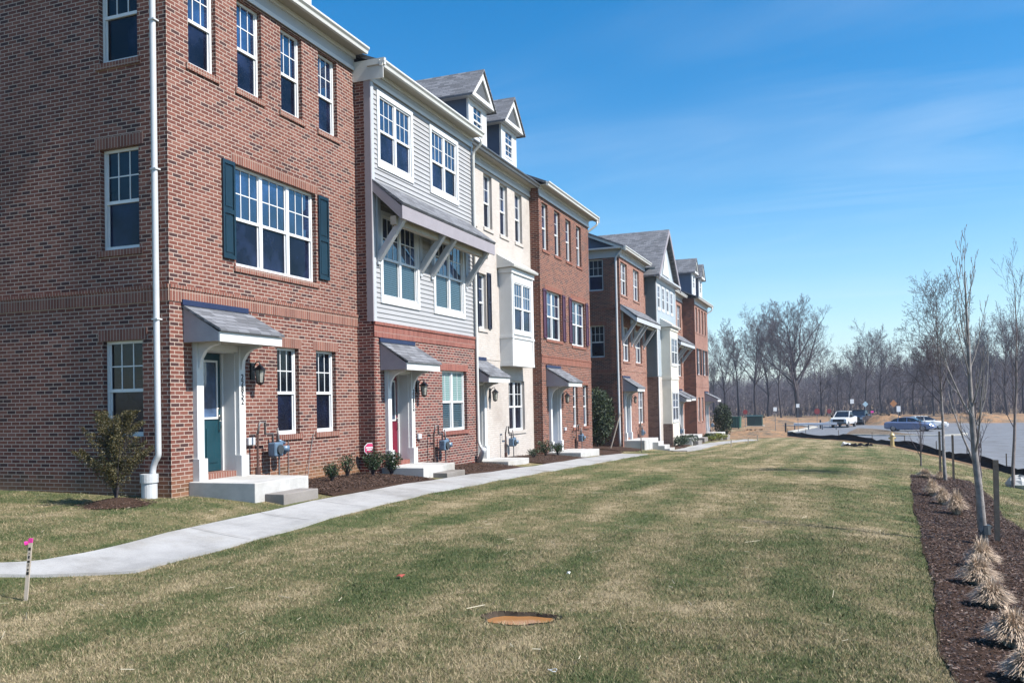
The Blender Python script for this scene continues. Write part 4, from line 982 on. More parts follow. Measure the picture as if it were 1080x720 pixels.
cone.v = [(BUSH[0], BUSH[1], cz + .11)] + [(BUSH[0] + r * math.cos(2 * math.pi * i / n) * (1 + .12 * math.sin(3 * i)), BUSH[1] + r * math.sin(2 * math.pi * i / n), cz + zz) for r, zz in ((.25, .07), (.5, -.01)) for i in range(n)]
cone.f = [(0, i + 1, (i + 1) % n + 1) for i in range(n)] + [(i + 1, (i + 1) % n + 1, n + (i + 1) % n + 1, n + i + 1) for i in range(n)]
struct(cone.build('mulch_ring', 'mulch'))

# road, gravel, dirt beyond the lawn
def sheet(name, A, Bp, dz, mat, **k): return struct(ribbon(name, A, Bp, dz, mat, **k))
sheet('road', [(4.5, 93), (7.0, 84), (10.3, 74), (13.6, 62), (15.2, 50), (16.6, 40), (17.0, 30)], [(9, 150), (22, 135), (34, 120), (38, 90), (38, 70), (38, 50), (38, 30)], .02, 'asphalt', nx=16, step=3)
sheet('dirt', [(2.5, 66), (-5, 70), (-30, 90), (-50, 130), (-50, 180)], [(6.5, 76), (5.4, 83), (4.8, 93), (9, 150), (12, 180)], .012, 'dirt', nx=14, step=3)
sheet('dirt', [(9, 150), (22, 135), (34, 120), (38, 90), (38, 60)], [(12, 180), (40, 180), (80, 160), (90, 100), (90, 50)], .014, 'dirt', nx=12, step=4)
sheet('dirt', [(5.0, 78), (8.5, 69.5), (12.3, 57), (14.2, 46), (15.3, 38)], [(6.6, 84), (10.0, 74), (13.5, 62), (15.2, 50), (16.5, 40)], .016, 'dirt', nx=3, step=1.5)
sheet('gravel_island', [(10.4, 89), (10.8, 97), (11.8, 108)], [(17.2, 88.3), (15.6, 93), (14.0, 104)], .05, 'gravel', nx=6, step=1)
def kerb(pts, wd=.35, h=.13):
    A = []; Bq = []
    for i, p in enumerate(pts):
        d = (Vector(pts[min(i + 1, len(pts) - 1)]) - Vector(pts[max(i - 1, 0)])).normalized(); n_ = Vector((-d.y, d.x)) * wd / 2
        A.append((p[0] + n_.x, p[1] + n_.y)); Bq.append((p[0] - n_.x, p[1] - n_.y))
    return struct(ribbon('kerb', A, Bq, h, 'kerb', nx=1, step=1., skirt=.3))
kerb([(11.0, 88.5), (13, 87.2), (15.5, 86.5), (18.5, 86.6), (20.5, 88.5), (20.8, 91)], .6)
kerb([(5.0, 96), (6.0, 104), (7.0, 112), (5.5, 117), (3., 118)], .6)
kerb([(38, 119), (38, 90), (37.5, 60)], .4)
kerb([(16.2, 44), (17.2, 36), (17.6, 28)], .5)
def mound(cx_, cy_, rx, ry, hh, mat='dirt', seed=0):
    r = random.Random(seed); b = B(); n = 26; m = 7; z0 = h1(cx_, cy_)
    b.v = [(cx_, cy_, z0 + hh)]
    for j in range(1, m + 1):
        t = j / m
        for i in range(n):
            a = 2 * math.pi * i / n; k = 1 + .16 * math.sin(2 * a + seed) + .09 * math.sin(5 * a + 2 * seed)
            b.v.append((cx_ + rx * t * k * math.cos(a), cy_ + ry * t * k * math.sin(a), z0 + hh * (math.cos(t * math.pi) * .5 + .5) * (1 + r.uniform(-.15, .2)) - .05 * t))
    b.f = [(0, i + 1, (i + 1) % n + 1) for i in range(n)]
    for j in range(m - 1):
        for i in range(n): b.f.append((j * n + i + 1, j * n + (i + 1) % n + 1, (j + 1) * n + (i + 1) % n + 1, (j + 1) * n + i + 1))
    return b.build('dirt_mound', mat, smooth=True)
ML = ['low orange dirt mound left of the road beyond the sidewalk end', 'long orange dirt mound behind the utility boxes', 'orange dirt pile behind the blue car, near the orange sign', 'wide orange dirt bank to the right behind the young trees', 'small orange dirt mound beside the white truck', 'far orange dirt bank at the right edge of the photo']
for i, (a, c, rx, ry, hh) in enumerate([(2.5, 84, 4.5, 5, .55), (-2, 132, 10, 6, .9), (15.5, 122, 4.5, 5, 1.3), (26, 128, 9, 5, 1.2), (10.9, 122, 3, 4, .6), (40, 118, 9, 6, 1.0)]):
    tag(mound(a, c, rx, ry, hh, seed=i + 1), ML[i], 'dirt mound', 'dirt mounds of the construction site')

# ------------------------------------------------------------------ grass blades, chips, straw
def inside_poly_strip(x, y, A, Bp):
    """between two polylines given as (x, y) with y increasing"""
    a = np.array(A); c = np.array(Bp)
    xa = np.interp(y, a[:, 1], a[:, 0]); xb = np.interp(y, c[:, 1], c[:, 0])
    return (x > np.minimum(xa, xb)) & (x < np.maximum(xa, xb))
def in_poly(x, y, poly):
    c = np.zeros(x.shape, bool); n = len(poly)
    for i in range(n):
        x0, y0 = poly[i]; x1, y1 = poly[(i + 1) % n]
        if y0 == y1: continue
        hit = ((y0 > y) != (y1 > y)) & (x < (x1 - x0) * (y - y0) / (y1 - y0) + x0); c ^= hit
    return c
def on_lawn(x, y):
    wall = (x < .02) & (y > 11.36)
    wk = in_poly(x, y, WALK_A + WALK_B[::-1]) & ~((y > 34.3) & (y < 44.3))
    bed = (y > 13.3) & (x < 1.95) & (y < 36)
    st = (y > 11.75) & (y < 13.4) & (x < 1.40)
    st |= (y > 12.0) & (y < 13.1) & (x < 1.80)
    rb = inside_poly_strip(x - .012 * np.sin(y * 5.1) - .03 * np.sin(y * 1.3 + 1) - .03, y, BED_L[:-1], BED_R[:-1]) & (y < 26.5)
    rb2 = (x > 12.6) & (x < 12.9) & (y > 26) & (y < 27)
    ring = (x - BUSH[0]) ** 2 + (y - BUSH[1]) ** 2 < .36 ** 2
    drain = (x + .32) ** 2 + (y - 11.3) ** 2 < .16 ** 2
    return ~(wall | wk | bed | st | rb | ring | drain | (hole_q(x, y) < 1.05) | (rb2))
def scatter(n, d0, d1, pow_=1.):
    """uniform on the ground inside the view, between two distances"""
    t = RNG.random(n); d = np.sqrt(d0 ** 2 + t * (d1 ** 2 - d0 ** 2)); l = (RNG.random(n) * 2 - 1) * .68 * d
    return CAM.x + Rv.x * l + Fv.x * d, CAM.y + Rv.y * l + Fv.y * d
bx_, by_, bs_ = [], [], []
for n, d0, d1, s in ((160000, 3.6, 7.0, 1.), (210000, 7., 12., 1.15), (150000, 12, 20, 1.5), (90000, 20, 34, 2.2), (60000, 34, 60, 3.2)):
    x, y = scatter(n, d0, d1); ok = on_lawn(x, y) & (y < 66) & (x < 16); bx_.append(x[ok]); by_.append(y[ok]); bs_.append(np.full(ok.sum(), s))
x = np.concatenate(bx_); y = np.concatenate(by_); s = np.concatenate(bs_); n = len(x); z = H(x, y)
# tufts: nudge some blades towards shared centres
ht = (.014 + .023 * RNG.random(n) ** 1.8) * (1 + .12 * (s - 1)) ; wd = (.0020 + .0016 * RNG.random(n)) * s
yaw_ = RNG.random(n) * 2 * np.pi; lean = (.25 + 1.1 * RNG.random(n)) * ht; la = RNG.random(n) * 2 * np.pi
p0 = np.stack([x - np.cos(yaw_) * wd, y - np.sin(yaw_) * wd, z - .004], -1); p1 = np.stack([x + np.cos(yaw_) * wd, y + np.sin(yaw_) * wd, z - .004], -1)
p2 = np.stack([x + np.cos(la) * lean, y + np.sin(la) * lean, z + ht], -1)
Vg = np.stack([p0, p1, p2], 1).reshape(-1, 3); Tg = np.arange(3 * n).reshape(-1, 3)
rv = np.repeat(RNG.random(n), 3)
stuff(np_mesh('grass', Vg, Tg, 'blades', rnd=rv))

def chips(name, A, Bp, n, size, mat, dz):
    a = np.array(A); c = np.array(Bp); y = RNG.random(n) * (a[-1, 1] - a[0, 1]) + a[0, 1]; t = RNG.random(n)
    xa = np.interp(y, a[:, 1], a[:, 0]); xb = np.interp(y, c[:, 1], c[:, 0]); x = xa + (xb - xa) * t
    return x, y
cx_, cy_ = [], []
for A, Bp, n in ((BED_L[:-1], BED_R[:-1], 90000), ([(0.05, 13.4), (.05, 17.4)], [(1.7, 13.4), (1.92, 17.4)], 16000), ([(.45, 19.4), (.45, 23.2)], [(1.7, 19.4), (1.7, 23.2)], 5000), ([(.05, 25.2), (.05, 29.3)], [(1.7, 25.2), (1.7, 29.3)], 4000)):
    x, y = chips('', A, Bp, n, 0, '', 0); cx_.append(x); cy_.append(y)
t = RNG.random(900) * 6.283; r_ = .6 * np.sqrt(RNG.random(900)); cx_.append(BUSH[0] + r_ * np.cos(t)); cy_.append(BUSH[1] + r_ * np.sin(t))
x = np.concatenate(cx_); y = np.concatenate(cy_); n = len(x); z = H(x, y) + .020 + RNG.random(n) * .03 + .018 * (x < 8)
nr = 900; z[-nr:] = H(x[-nr:], y[-nr:]) + .012 + .10 * np.clip(1 - r_ / .6, 0, 1)
def sticks(x, y, z, ln, wd, tilt, mat, name, rnd):
    n = len(x); a = RNG.random(n) * 2 * np.pi; dx = np.cos(a) * ln; dy = np.sin(a) * ln; dz_ = (RNG.random(n) - .5) * 2 * tilt * ln
    px, py = -np.sin(a) * wd, np.cos(a) * wd; pz = (RNG.random(n) - .5) * wd * 2
    c = [np.stack([x + sx * dx + sy * px, y + sx * dy + sy * py, z + sx * dz_ + sy * pz], -1) for sx, sy in ((-1, -1), (1, -1), (1, 1), (-1, 1))]
    V = np.stack(c, 1).reshape(-1, 3); F_ = np.arange(4 * n).reshape(-1, 4)
    return np_mesh(name, V, F_, mat, rnd=np.repeat(rnd, 4), k=4)
stuff(sticks(x, y, z, .006 + .013 * RNG.random(n), .002 + .003 * RNG.random(n), .5, 'chips', 'mulch_chips', RNG.random(n) ** 1.8))
x, y = scatter(300, 4.5, 18); ok = on_lawn(x, y); x, y = x[ok], y[ok]; n = len(x)
stuff(sticks(x, y, H(x, y) + .035, .03 + .09 * RNG.random(n) ** 2, .0022 + 0 * x, .1, 'strawbits', 'loose_straw', RNG.random(n)))

# ================================================================== PLANTS
def leaf_cloud(pts, size, name, mat, parent, elong=2.0, up=.4, rr=None):
    n = len(pts); P = np.array(pts)
    d = RNG.normal(size=(n, 3)); d[:, 2] = np.abs(d[:, 2]) * up * 2 + up; d /= np.linalg.norm(d, axis=1)[:, None]
    e = np.cross(d, RNG.normal(size=(n, 3))); e /= np.linalg.norm(e, axis=1)[:, None]
    s = size * (.6 + .8 * RNG.random(n))[:, None]
    a = P; b_ = P + d * s * .5 * elong + e * s * .38; c = P + d * s * elong; f = P + d * s * .5 * elong - e * s * .38
    V = np.stack([a, b_, c, f], 1).reshape(-1, 3)
    r = RNG.random(n) if rr is None else rr
    return np_mesh(name, V, np.arange(4 * n).reshape(-1, 4), mat, parent, rnd=np.repeat(r, 4), k=4)
def shrub(label, cat, x, y, hgt, wid, mat='leaf_dark', n=900, size=.03, shape='vase', name='shrub', group='shrubs along the townhouse fronts', seed=0, stems=9, dz=.03):
    rng = np.random.default_rng(seed + 11)
    z0 = h1(x, y) + dz; t = thing(name, (x, y, z0), label, cat, group)
    b = B(); tips = []
    for k in range(stems):
        a = 2 * math.pi * k / stems + rng.random(); rr = (.25 + .75 * rng.random()) * wid / 2
        tip = (rr * math.cos(a), rr * math.sin(a), hgt * (.72 + .3 * rng.random()))
        mid = (tip[0] * .35, tip[1] * .35, tip[2] * .45); tips.append((mid, tip)); b.tube([(0, 0, -.03), mid, tip], [.012, .008, .003], 4)
    for v in range(len(b.v)): b.v[v] = (b.v[v][0] + x, b.v[v][1] + y, b.v[v][2] + z0)
    b.build('stems', 'bark_dark', t)
    P = []; BR = [(.10 + .68 * rng.random(), 2.399 * j + rng.random(), .34 + .30 * rng.random(), .7 + .9 * rng.random()) for j in range(46)] + [(.2, 0., .02, 9.)] * 3
    while shape == 'cone' and len(P) < n:
        zb, az, ln, upk = BR[int(rng.integers(len(BR)))]; t_ = rng.random() ** .7; ln = ln * wid * (1.15 - .65 * zb)
        hx_ = math.cos(az) * ln * t_; hy_ = math.sin(az) * ln * t_; zz = hgt * zb + (ln * t_ * upk if upk < 5 else hgt * .72 * t_); g_ = .055 * (1.25 - t_)
        P.append(np.array([hx_ + rng.normal() * g_, hy_ + rng.normal() * g_, min(zz + rng.normal() * g_ * .8, hgt)]))
    while len(P) < n:
        u = rng.normal(size=3); u /= np.linalg.norm(u); r = rng.random() ** .45
        if shape == 'vase':
            q = np.array([u[0] * wid / 2, u[1] * wid / 2, u[2] * hgt * .42]) * r; q[2] += hgt * .56; k = .55 + .5 * q[2] / hgt; q[0] *= k; q[1] *= k
        elif shape == 'cone':
            zz = rng.random() ** 1.25; a = rng.random() * 6.283; k = math.sin(math.pi * (.10 + .82 * zz)) ** .8 * (1 + .28 * math.sin(3 * a + 5 * zz + 1)) * .95; q = np.array([math.cos(a) * k * wid / 2 * r, math.sin(a) * k * wid / 2 * r, hgt * (.14 + .66 * zz)])
            if rng.random() < .10:
                w_ = rng.random(); sx_ = (-.16, .13, .02)[int(rng.integers(3))]; q = np.array([sx_ * wid * 1.2 + rng.normal() * .03 * (1.2 - w_), .1 * sx_ + rng.normal() * .03 * (1.2 - w_), hgt * (.66 + .36 * w_)])
        else:
            q = np.array([u[0] * wid / 2, u[1] * wid / 2, u[2] * hgt * .5]) * r; q[2] += hgt * .5
        # clumps and gaps
        g_ = math.sin(q[0] * 17 / wid + seed) * math.sin(q[1] * 15 / wid + 2 * seed) * math.sin(q[2] * 19 / hgt + seed)
        if g_ < -.22 and rng.random() < .8: continue
        P.append(q)
    P = np.array(P); rad_ = np.sqrt(P[:, 0] ** 2 + P[:, 1] ** 2) / (wid / 2)
    leaf_cloud(P, size, 'foliage', mat, t, rr=np.clip(rng.random(n) * .7 + .3 * rng.random(n) ** 3, 0, 1))
    return t
# ---- shrubs: (x, y) on the terrain
shrub('bronze green conifer with a pointed top beside the brick side wall', 'conifer', BUSH[0], BUSH[1], 1.34, .96, 'leaf_conifer', 23000, .015, 'cone', 'conifer', None, 3, 14, .08)
GF = 'low dark shrubs in the mulch in front of the first two townhouses'
shrub('smallest and leftmost dark shrub beside the first porch step', 'shrub', .70, 15.1, .38, .40, n=800, size=.022, group=GF, seed=1)
shrub('sparse upright shrub, second from the left in the mulch bed', 'shrub', .35, 16.25, .50, .44, n=520, size=.024, group=GF, seed=2)
shrub('fullest dark green shrub, third from the left in the mulch bed', 'shrub', .62, 16.9, .58, .56, n=1300, size=.024, group=GF, seed=3)
shrub('dark flat topped shrub in front of the red door pilaster', 'shrub', .70, 17.6, .55, .56, n=1300, size=.024, group=GF, seed=4)
GB = 'low shrubs in front of the farther townhouses'
shrub('thin reddish green twiggy shrub left of the rust brick house porch', 'shrub', .75, 28.4, .55, .8, n=500, size=.035, group=GB, seed=5)
shrub('small dark shrub at the foot of the rust brick corner', 'shrub', .9, 29.3, .45, .55, n=600, size=.03, group=GB, seed=6)
shrub('small sparse shrub under the boxed bay', 'shrub', .7, 27.3, .3, .5, n=300, size=.03, group=GB, seed=7)
shrub('wide dark shrub in front of the cream two storey bay', 'shrub', 1.45, 50.4, .55, 1.2, n=1000, size=.05, shape='round', group=GB, seed=8)
shrub('rounded dark shrub right of the cream bay, by the mulch', 'shrub', 1.55, 53.2, .6, 1.2, n=1000, size=.05, shape='round', group=GB, seed=9)
shrub('low dark shrub before the last house', 'shrub', 1.5, 61.6, .45, 1.0, n=700, size=.05, shape='round', group=GB, seed=10)
shrub('bright yellow green shrub at the end of the second row', 'shrub', 2.0, 63.2, .45, 1.3, 'leaf_yellow', n=900, size=.05, shape='round', group=GB, seed=12)
shrub('small yellow green shrub beside the bright one', 'shrub', 1.9, 60.2, .3, .7, 'leaf_yellow', n=400, size=.045, shape='round', group=GB, seed=13)
shrub('tall dense evergreen with leaning support stakes in the gap between the two rows', 'evergreen tree', -.75, 40.6, 2.9, 1.75, 'leaf_ever', 6500, .06, 'round', 'evergreen_tree', 'evergreens at the row ends', 15, 6, .02)
shrub('narrow dark evergreen at the far end of the second row', 'evergreen tree', 1.6, 68.6, 2.7, 1.5, 'leaf_ever', 3500, .08, 'round', 'evergreen_tree', 'evergreens at the row ends', 16, 6, .02)

def stake(x, y, h_, label, mat='wood', w=.045, lean=(0, 0), group='wooden tree stakes', name='wooden_stake', cat='stake'):
    z = h1(x, y); b = B(); t = w / 2
    b.hexa([(x - t, y - t, z - .2), (x + t, y - t, z - .2), (x + t, y + t, z - .2), (x - t, y + t, z - .2), (x - t + lean[0], y - t + lean[1], z + h_), (x + t + lean[0], y - t + lean[1], z + h_), (x + t + lean[0], y + t + lean[1], z + h_ - .01), (x - t + lean[0], y + t + lean[1], z + h_)])
    return tag(b.build(name, mat), label, cat, group)
stake(.15, 39.4, 1.7, 'slender pole leaning right against the tall evergreen', 'wood_pale', .04, (.5, .3)); stake(-.6, 39.1, 1.7, 'slender pole leaning left before the tall evergreen', 'wood_pale', .035, (-.15, .2))
stake(2.05, 37.6, 1.4, 'thin upright grey pole in front of the salmon brick porch', 'wood', .035)

def grass_clump(x, y, r, h_, label, seed):
    rng = np.random.default_rng(seed); z0 = h1(x, y) + .03
    n = 1500; a = rng.random(n) * 6.283; out = (.10 + .9 * rng.random(n) ** .8) * r; bx = np.cos(a) * r * .28 * rng.random(n); by = np.sin(a) * r * .28 * rng.random(n)
    hh = h_ * (.55 + .6 * rng.random(n)) * (1.40 - .70 * out / r); w = .0035 + .003 * rng.random(n); a2 = a + rng.normal(size=n) * .7
    V = []; S = 4
    for k in range(S + 1):
        t = k / S; px = bx + np.cos(a2) * out * t ** 1.3; py = by + np.sin(a2) * out * t ** 1.3; pz = hh * (1.9 * t - (.95 + .42 * (out / r)) * t * t)
        ww = w * (1 - .8 * t)
        V.append(np.stack([px - np.sin(a2) * ww, py + np.cos(a2) * ww, pz], -1)); V.append(np.stack([px + np.sin(a2) * ww, py - np.cos(a2) * ww, pz], -1))
    V = np.stack(V, 1).reshape(-1, 3); base = np.arange(n)[:, None] * (2 * (S + 1)); F_ = []
    for k in range(S): F_.append(base + np.array([[2 * k, 2 * k + 1, 2 * k + 3, 2 * k + 2]]))
    F_ = np.concatenate(F_, 0)
    o = np_mesh('ornamental_grass', V, F_, 'straw', rnd=np.repeat(rng.random(n), 2 * (S + 1)), k=4); o.location = (x, y, z0)
    return tag(o, label, 'ornamental grass', 'dry ornamental grass clumps in the mulch bed')
for i, (x, y, r, h_, lb) in enumerate([(11.47, 6.45, .21, .24, 'dry grass clump nearest the camera at the lower right edge'), (11.55, 7.55, .25, .30, 'large pale dry grass clump, second nearest in the mulch bed'),
    (11.62, 9.05, .24, .25, 'flattened dry grass clump just before the widest one'), (11.66, 10.2, .27, .30, 'widest straw coloured grass clump below the stakes of the big young tree'), (11.85, 11.4, .24, .34, 'tallest tousled grass clump directly left of the big young trunk'),
    (12.20, 17.1, .26, .40, 'bushy dry grass clump casting a dark shadow, beyond the big young tree'), (12.12, 18.6, .24, .34, 'round pale grass clump close behind the bushy one'), (12.1, 20.4, .26, .36, 'pale grass clump left of the small staked tree'), (12.35, 25.4, .30, .26, 'low grass clump at the far tip of the mulch bed'), (12.75, 25.6, .28, .22, 'lowest grass clump at the far tip of the mulch bed, right of its twin')]):
    grass_clump(x, y, r * .82, h_ * .86, lb, 40 + i)

# ---- bare trees grown as tapering limbs
def segs_mesh(name, S, mat, parent, k=4, smooth=False, rmin=0.):
    S = np.array(S, float); S[:, 6:8] = np.maximum(S[:, 6:8], rmin); p0, p1, r0, r1 = S[:, 0:3], S[:, 3:6], S[:, 6], S[:, 7]
    d = p1 - p0; d /= np.maximum(np.linalg.norm(d, axis=1), 1e-9)[:, None]
    ref = np.where(np.abs(d[:, 2:3]) > .9, np.array([[1., 0, 0]]), np.array([[0, 0, 1.]])); a = np.cross(d, ref); a /= np.linalg.norm(a, axis=1)[:, None]; c = np.cross(d, a)
    V = []
    for P, r in ((p0, r0), (p1, r1)):
        for j in range(k):
            t = 2 * math.pi * j / k; V.append(P + (a * math.cos(t) + c * math.sin(t)) * r[:, None])
    V = np.stack(V, 1).reshape(-1, 3); base = np.arange(len(S))[:, None] * 2 * k
    F_ = np.concatenate([base + np.array([[j, (j + 1) % k, k + (j + 1) % k, k + j]]) for j in range(k)], 0)
    o = np_mesh(name, V, F_, mat, parent, k=4)
    if smooth: o.data.polygons.foreach_set('use_smooth', [True] * len(F_))
    return o
def grow(rng, H_, r0, start=.35, spread=.9, nb=(14, 6, 5), lens=(.42, .45, .45), wob=.06, up=.25, leader=1., thin=.62):
    """returns trunk and crown segments; nb = branches per parent at each level"""
    trunk, crown = [], []
    def limb(p, d, L_, ra, rb, lvl, n):
        pts = [p]; dd = d.copy()
        for i in range(n):
            dd = dd + rng.normal(size=3) * wob * (1 + lvl); dd[2] += up * .12 * lvl; dd /= np.linalg.norm(dd); pts.append(pts[-1] + dd * L_ / n)
        for i in range(n):
            ta, tb = i / n, (i + 1) / n
            seg = (*pts[i], *pts[i + 1], ra + (rb - ra) * ta, ra + (rb - ra) * tb)
            (trunk if lvl == 0 else crown).append(seg)
        return pts
    def rec(pts, L_, ra, rb, lvl):
        if lvl >= len(nb): return
        n = len(pts) - 1
        for k in range(nb[lvl]):
            t = start + (1 - start) * (k + rng.random()) / nb[lvl] if lvl == 0 else .2 + .8 * (k + rng.random()) / nb[lvl]
            t = min(t, .98); i = min(int(t * n), n - 1); f = t * n - i; p = pts[i] * (1 - f) + pts[i + 1] * f; dpar = pts[i + 1] - pts[i]; dpar /= np.linalg.norm(dpar)
            az = 2.399 * k + rng.random() * 1.2; perp = np.cross(dpar, [math.cos(az), math.sin(az), .3]); perp /= np.linalg.norm(perp)
            ang = spread * (.75 + .4 * rng.random()) * (1.1 - .45 * t if lvl == 0 else 1)
            d = dpar * math.cos(ang) + perp * math.sin(ang); l = L_ * lens[lvl] * (1.15 - .65 * (t - start if lvl == 0 else t)) * (.75 + .5 * rng.random())
            rloc = ra + (rb - ra) * t; r_a = rloc * (thin if lvl == 0 else .55)
            q = limb(p, d, l, r_a, r_a * .25, lvl + 1, 5 if lvl == 0 else 3 if lvl == 1 else 2)
            rec(q, l, r_a, r_a * .25, lvl + 1)
    tp = limb(np.array([0, 0, -.15]), np.array([0., 0, 1.]), H_ * leader, r0, r0 * .14, 0, 8)
    rec(tp, H_, r0, r0 * .14, 0)
    return trunk, crown
def bare_tree(loc, label, group, seed, H_, r0, name='bare_tree', mats=('bark_dark', 'twig'), k=(6, 3), cat='bare tree', **kw):
    t = thing(name, loc, label, cat, group); tr, cr = grow(np.random.default_rng(seed), H_, r0, **kw)
    segs_mesh('trunk', tr, mats[0], t, k[0], True); segs_mesh('crown', cr, mats[1], t, k[1], rmin=.0028 if H_ < 7 else .011)
    return t
GY_ = 'young staked trees in the mulch bed'
def at(x, y, dz=-.05): return (x, y, h1(x, y) + dz)
bare_tree(at(12.17, 13.6), 'largest young tree with a pale grey trunk and bare upright branches at the right edge', 'young trees along the road edge', 8, 4.0, .062, mats=('bark', 'bark'), k=(10, 5), start=.32, spread=.62, nb=(15, 5, 3), lens=(.27, .34, .34), wob=.03, up=1.8, thin=.40)
tie = B(); z = h1(12.17, 13.6); tie.tube([(12.17, 13.6, z + .17), (12.17, 13.6, z + .30)], [.085, .078], 10); tie.tube([(12.10, 13.56, z + .20), (12.25, 13.62, z + .27), (12.14, 13.68, z + .24)], .03, 6)
tag(tie.build('tree_tie', 'meter_dark'), 'dark tie wrapped low around the largest young trunk', 'tree tie')
bare_tree(at(12.82, 25.2), 'slim young tree with a dense purple twig crown between two grey stakes', 'young trees along the road edge', 9, 4.7, .05, mats=('bark', 'twig'), k=(7, 3), start=.45, spread=.85, nb=(26, 9, 7, 3), lens=(.27, .5, .5, .5), wob=.04, up=.3, thin=.45)
bare_tree(at(12.73, 31.8), 'small twiggy sapling at the far tip of the mulch bed', 'young trees along the road edge', 12, 1.75, .03, mats=('twig', 'twig'), k=(5, 3), start=.25, spread=.5, nb=(14, 4, 2), lens=(.42, .4, .4), wob=.05)
bare_tree(at(14.55, 26.4), 'thin tall young tree close to the right edge beside the white rock', 'young trees along the road edge', 21, 5.7, .05, mats=('twig_pale', 'twig'), k=(7, 3), start=.30, spread=.62, nb=(20, 6, 4), lens=(.25, .4, .4), wob=.04, up=.8, thin=.42)
bare_tree(at(14.1, 28.8), 'thin dark sapling just left of the white rock', 'young trees along the road edge', 23, 2.6, .035, mats=('twig', 'twig'), k=(5, 3), start=.15, spread=.5, nb=(14, 5, 3), lens=(.42, .4, .4), wob=.05)
stake(12.33, 15.3, 1.22, 'pale brown stake left of the largest young tree', 'wood', .06, (-.03, 0)); stake(12.38, 14.0, 1.18, 'thick brown stake right of the largest young tree', 'wood', .065, (.01, 0))
stake(12.74, 25.6, 1.30, 'left grey stake of the slim young tree', 'wood', .05); stake(13.05, 25.6, 1.24, 'right grey stake of the slim young tree', 'wood', .05)

# ---- trees beyond the site
def PX(px, Yd): return CAM.x + math.tan(math.atan((px - 540) / F_PX) - YAW) * Yd
def ztop(px, py, Yd):
    X = PX(px, Yd); dep = (CAM.x - X) * math.sin(YAW) + Yd * math.cos(YAW); return CAM.z + (424 - .02 * (px - 540) - py) / F_PX * dep
GB_ = 'tall bare trees behind the construction site'
big = bare_tree((PX(842, 168), 168, -2.5), 'tallest bare tree with the widest spreading crown behind the white truck', GB_, 36, 20.5, .55, start=.22, spread=.80, nb=(20, 12, 10, 6), lens=(.48, .48, .45, .45), wob=.07, up=.5, k=(7, 3), leader=.84)
VAR = []
for i, (sp, st, n0, l0) in enumerate([(.45, .35, 13, .34), (.55, .30, 15, .42), (.40, .45, 12, .30), (.62, .28, 16, .44)]):
    VAR.append(bare_tree((PX(766, 165), 165, -2.5), '', GB_, 50 + i, 14, .23, start=st, spread=sp + .1, nb=(n0 + 2, 9, 8, 4), lens=(l0 + .04, .46, .46, .46), wob=.07, up=.35, k=(5, 3)))
far = [(753, 388, 172, 2), (764, 366, 160, 1), (778, 358, 170, 0), (796, 348, 162, 3), (809, 354, 172, 1), (823, 366, 160, 2), (866, 376, 176, 1), (884, 388, 168, 2), (911, 360, 170, 3), (929, 367, 178, 3), (948, 382, 165, 0), (963, 374, 176, 1), (984, 372, 168, 2), (1004, 368, 178, 3), (1024, 362, 165, 1), (1044, 358, 176, 0), (1061, 348, 166, 3), (1079, 352, 176, 1), (1096, 360, 168, 3), (1115, 358, 176, 2), (738, 384, 170, 1), (896, 380, 184, 1), (973, 384, 186, 3), (1034, 372, 186, 2)]
rg = random.Random(4); first = set()
SIDE = {0: 'upright narrow crown', 1: 'loose vase shaped crown', 2: 'high slender crown', 3: 'broad rounded crown'}
for px, py, Yd, v in far:
    hgt = ztop(px, py, Yd) + 2.5; s = hgt / 14.5; o = VAR[v]; loc = (PX(px, Yd), Yd, -2.5); lab = 'bare tree with %s in the line of trees behind the site' % SIDE[v]
    if v not in first: first.add(v); o.location = loc; o.scale = (s, s, s); o['label'] = lab; t = o
    else: t = copy_tree(o, loc, rg.uniform(0, 6.28), (s * rg.uniform(.9, 1.2), s * rg.uniform(.9, 1.2), s), lab)
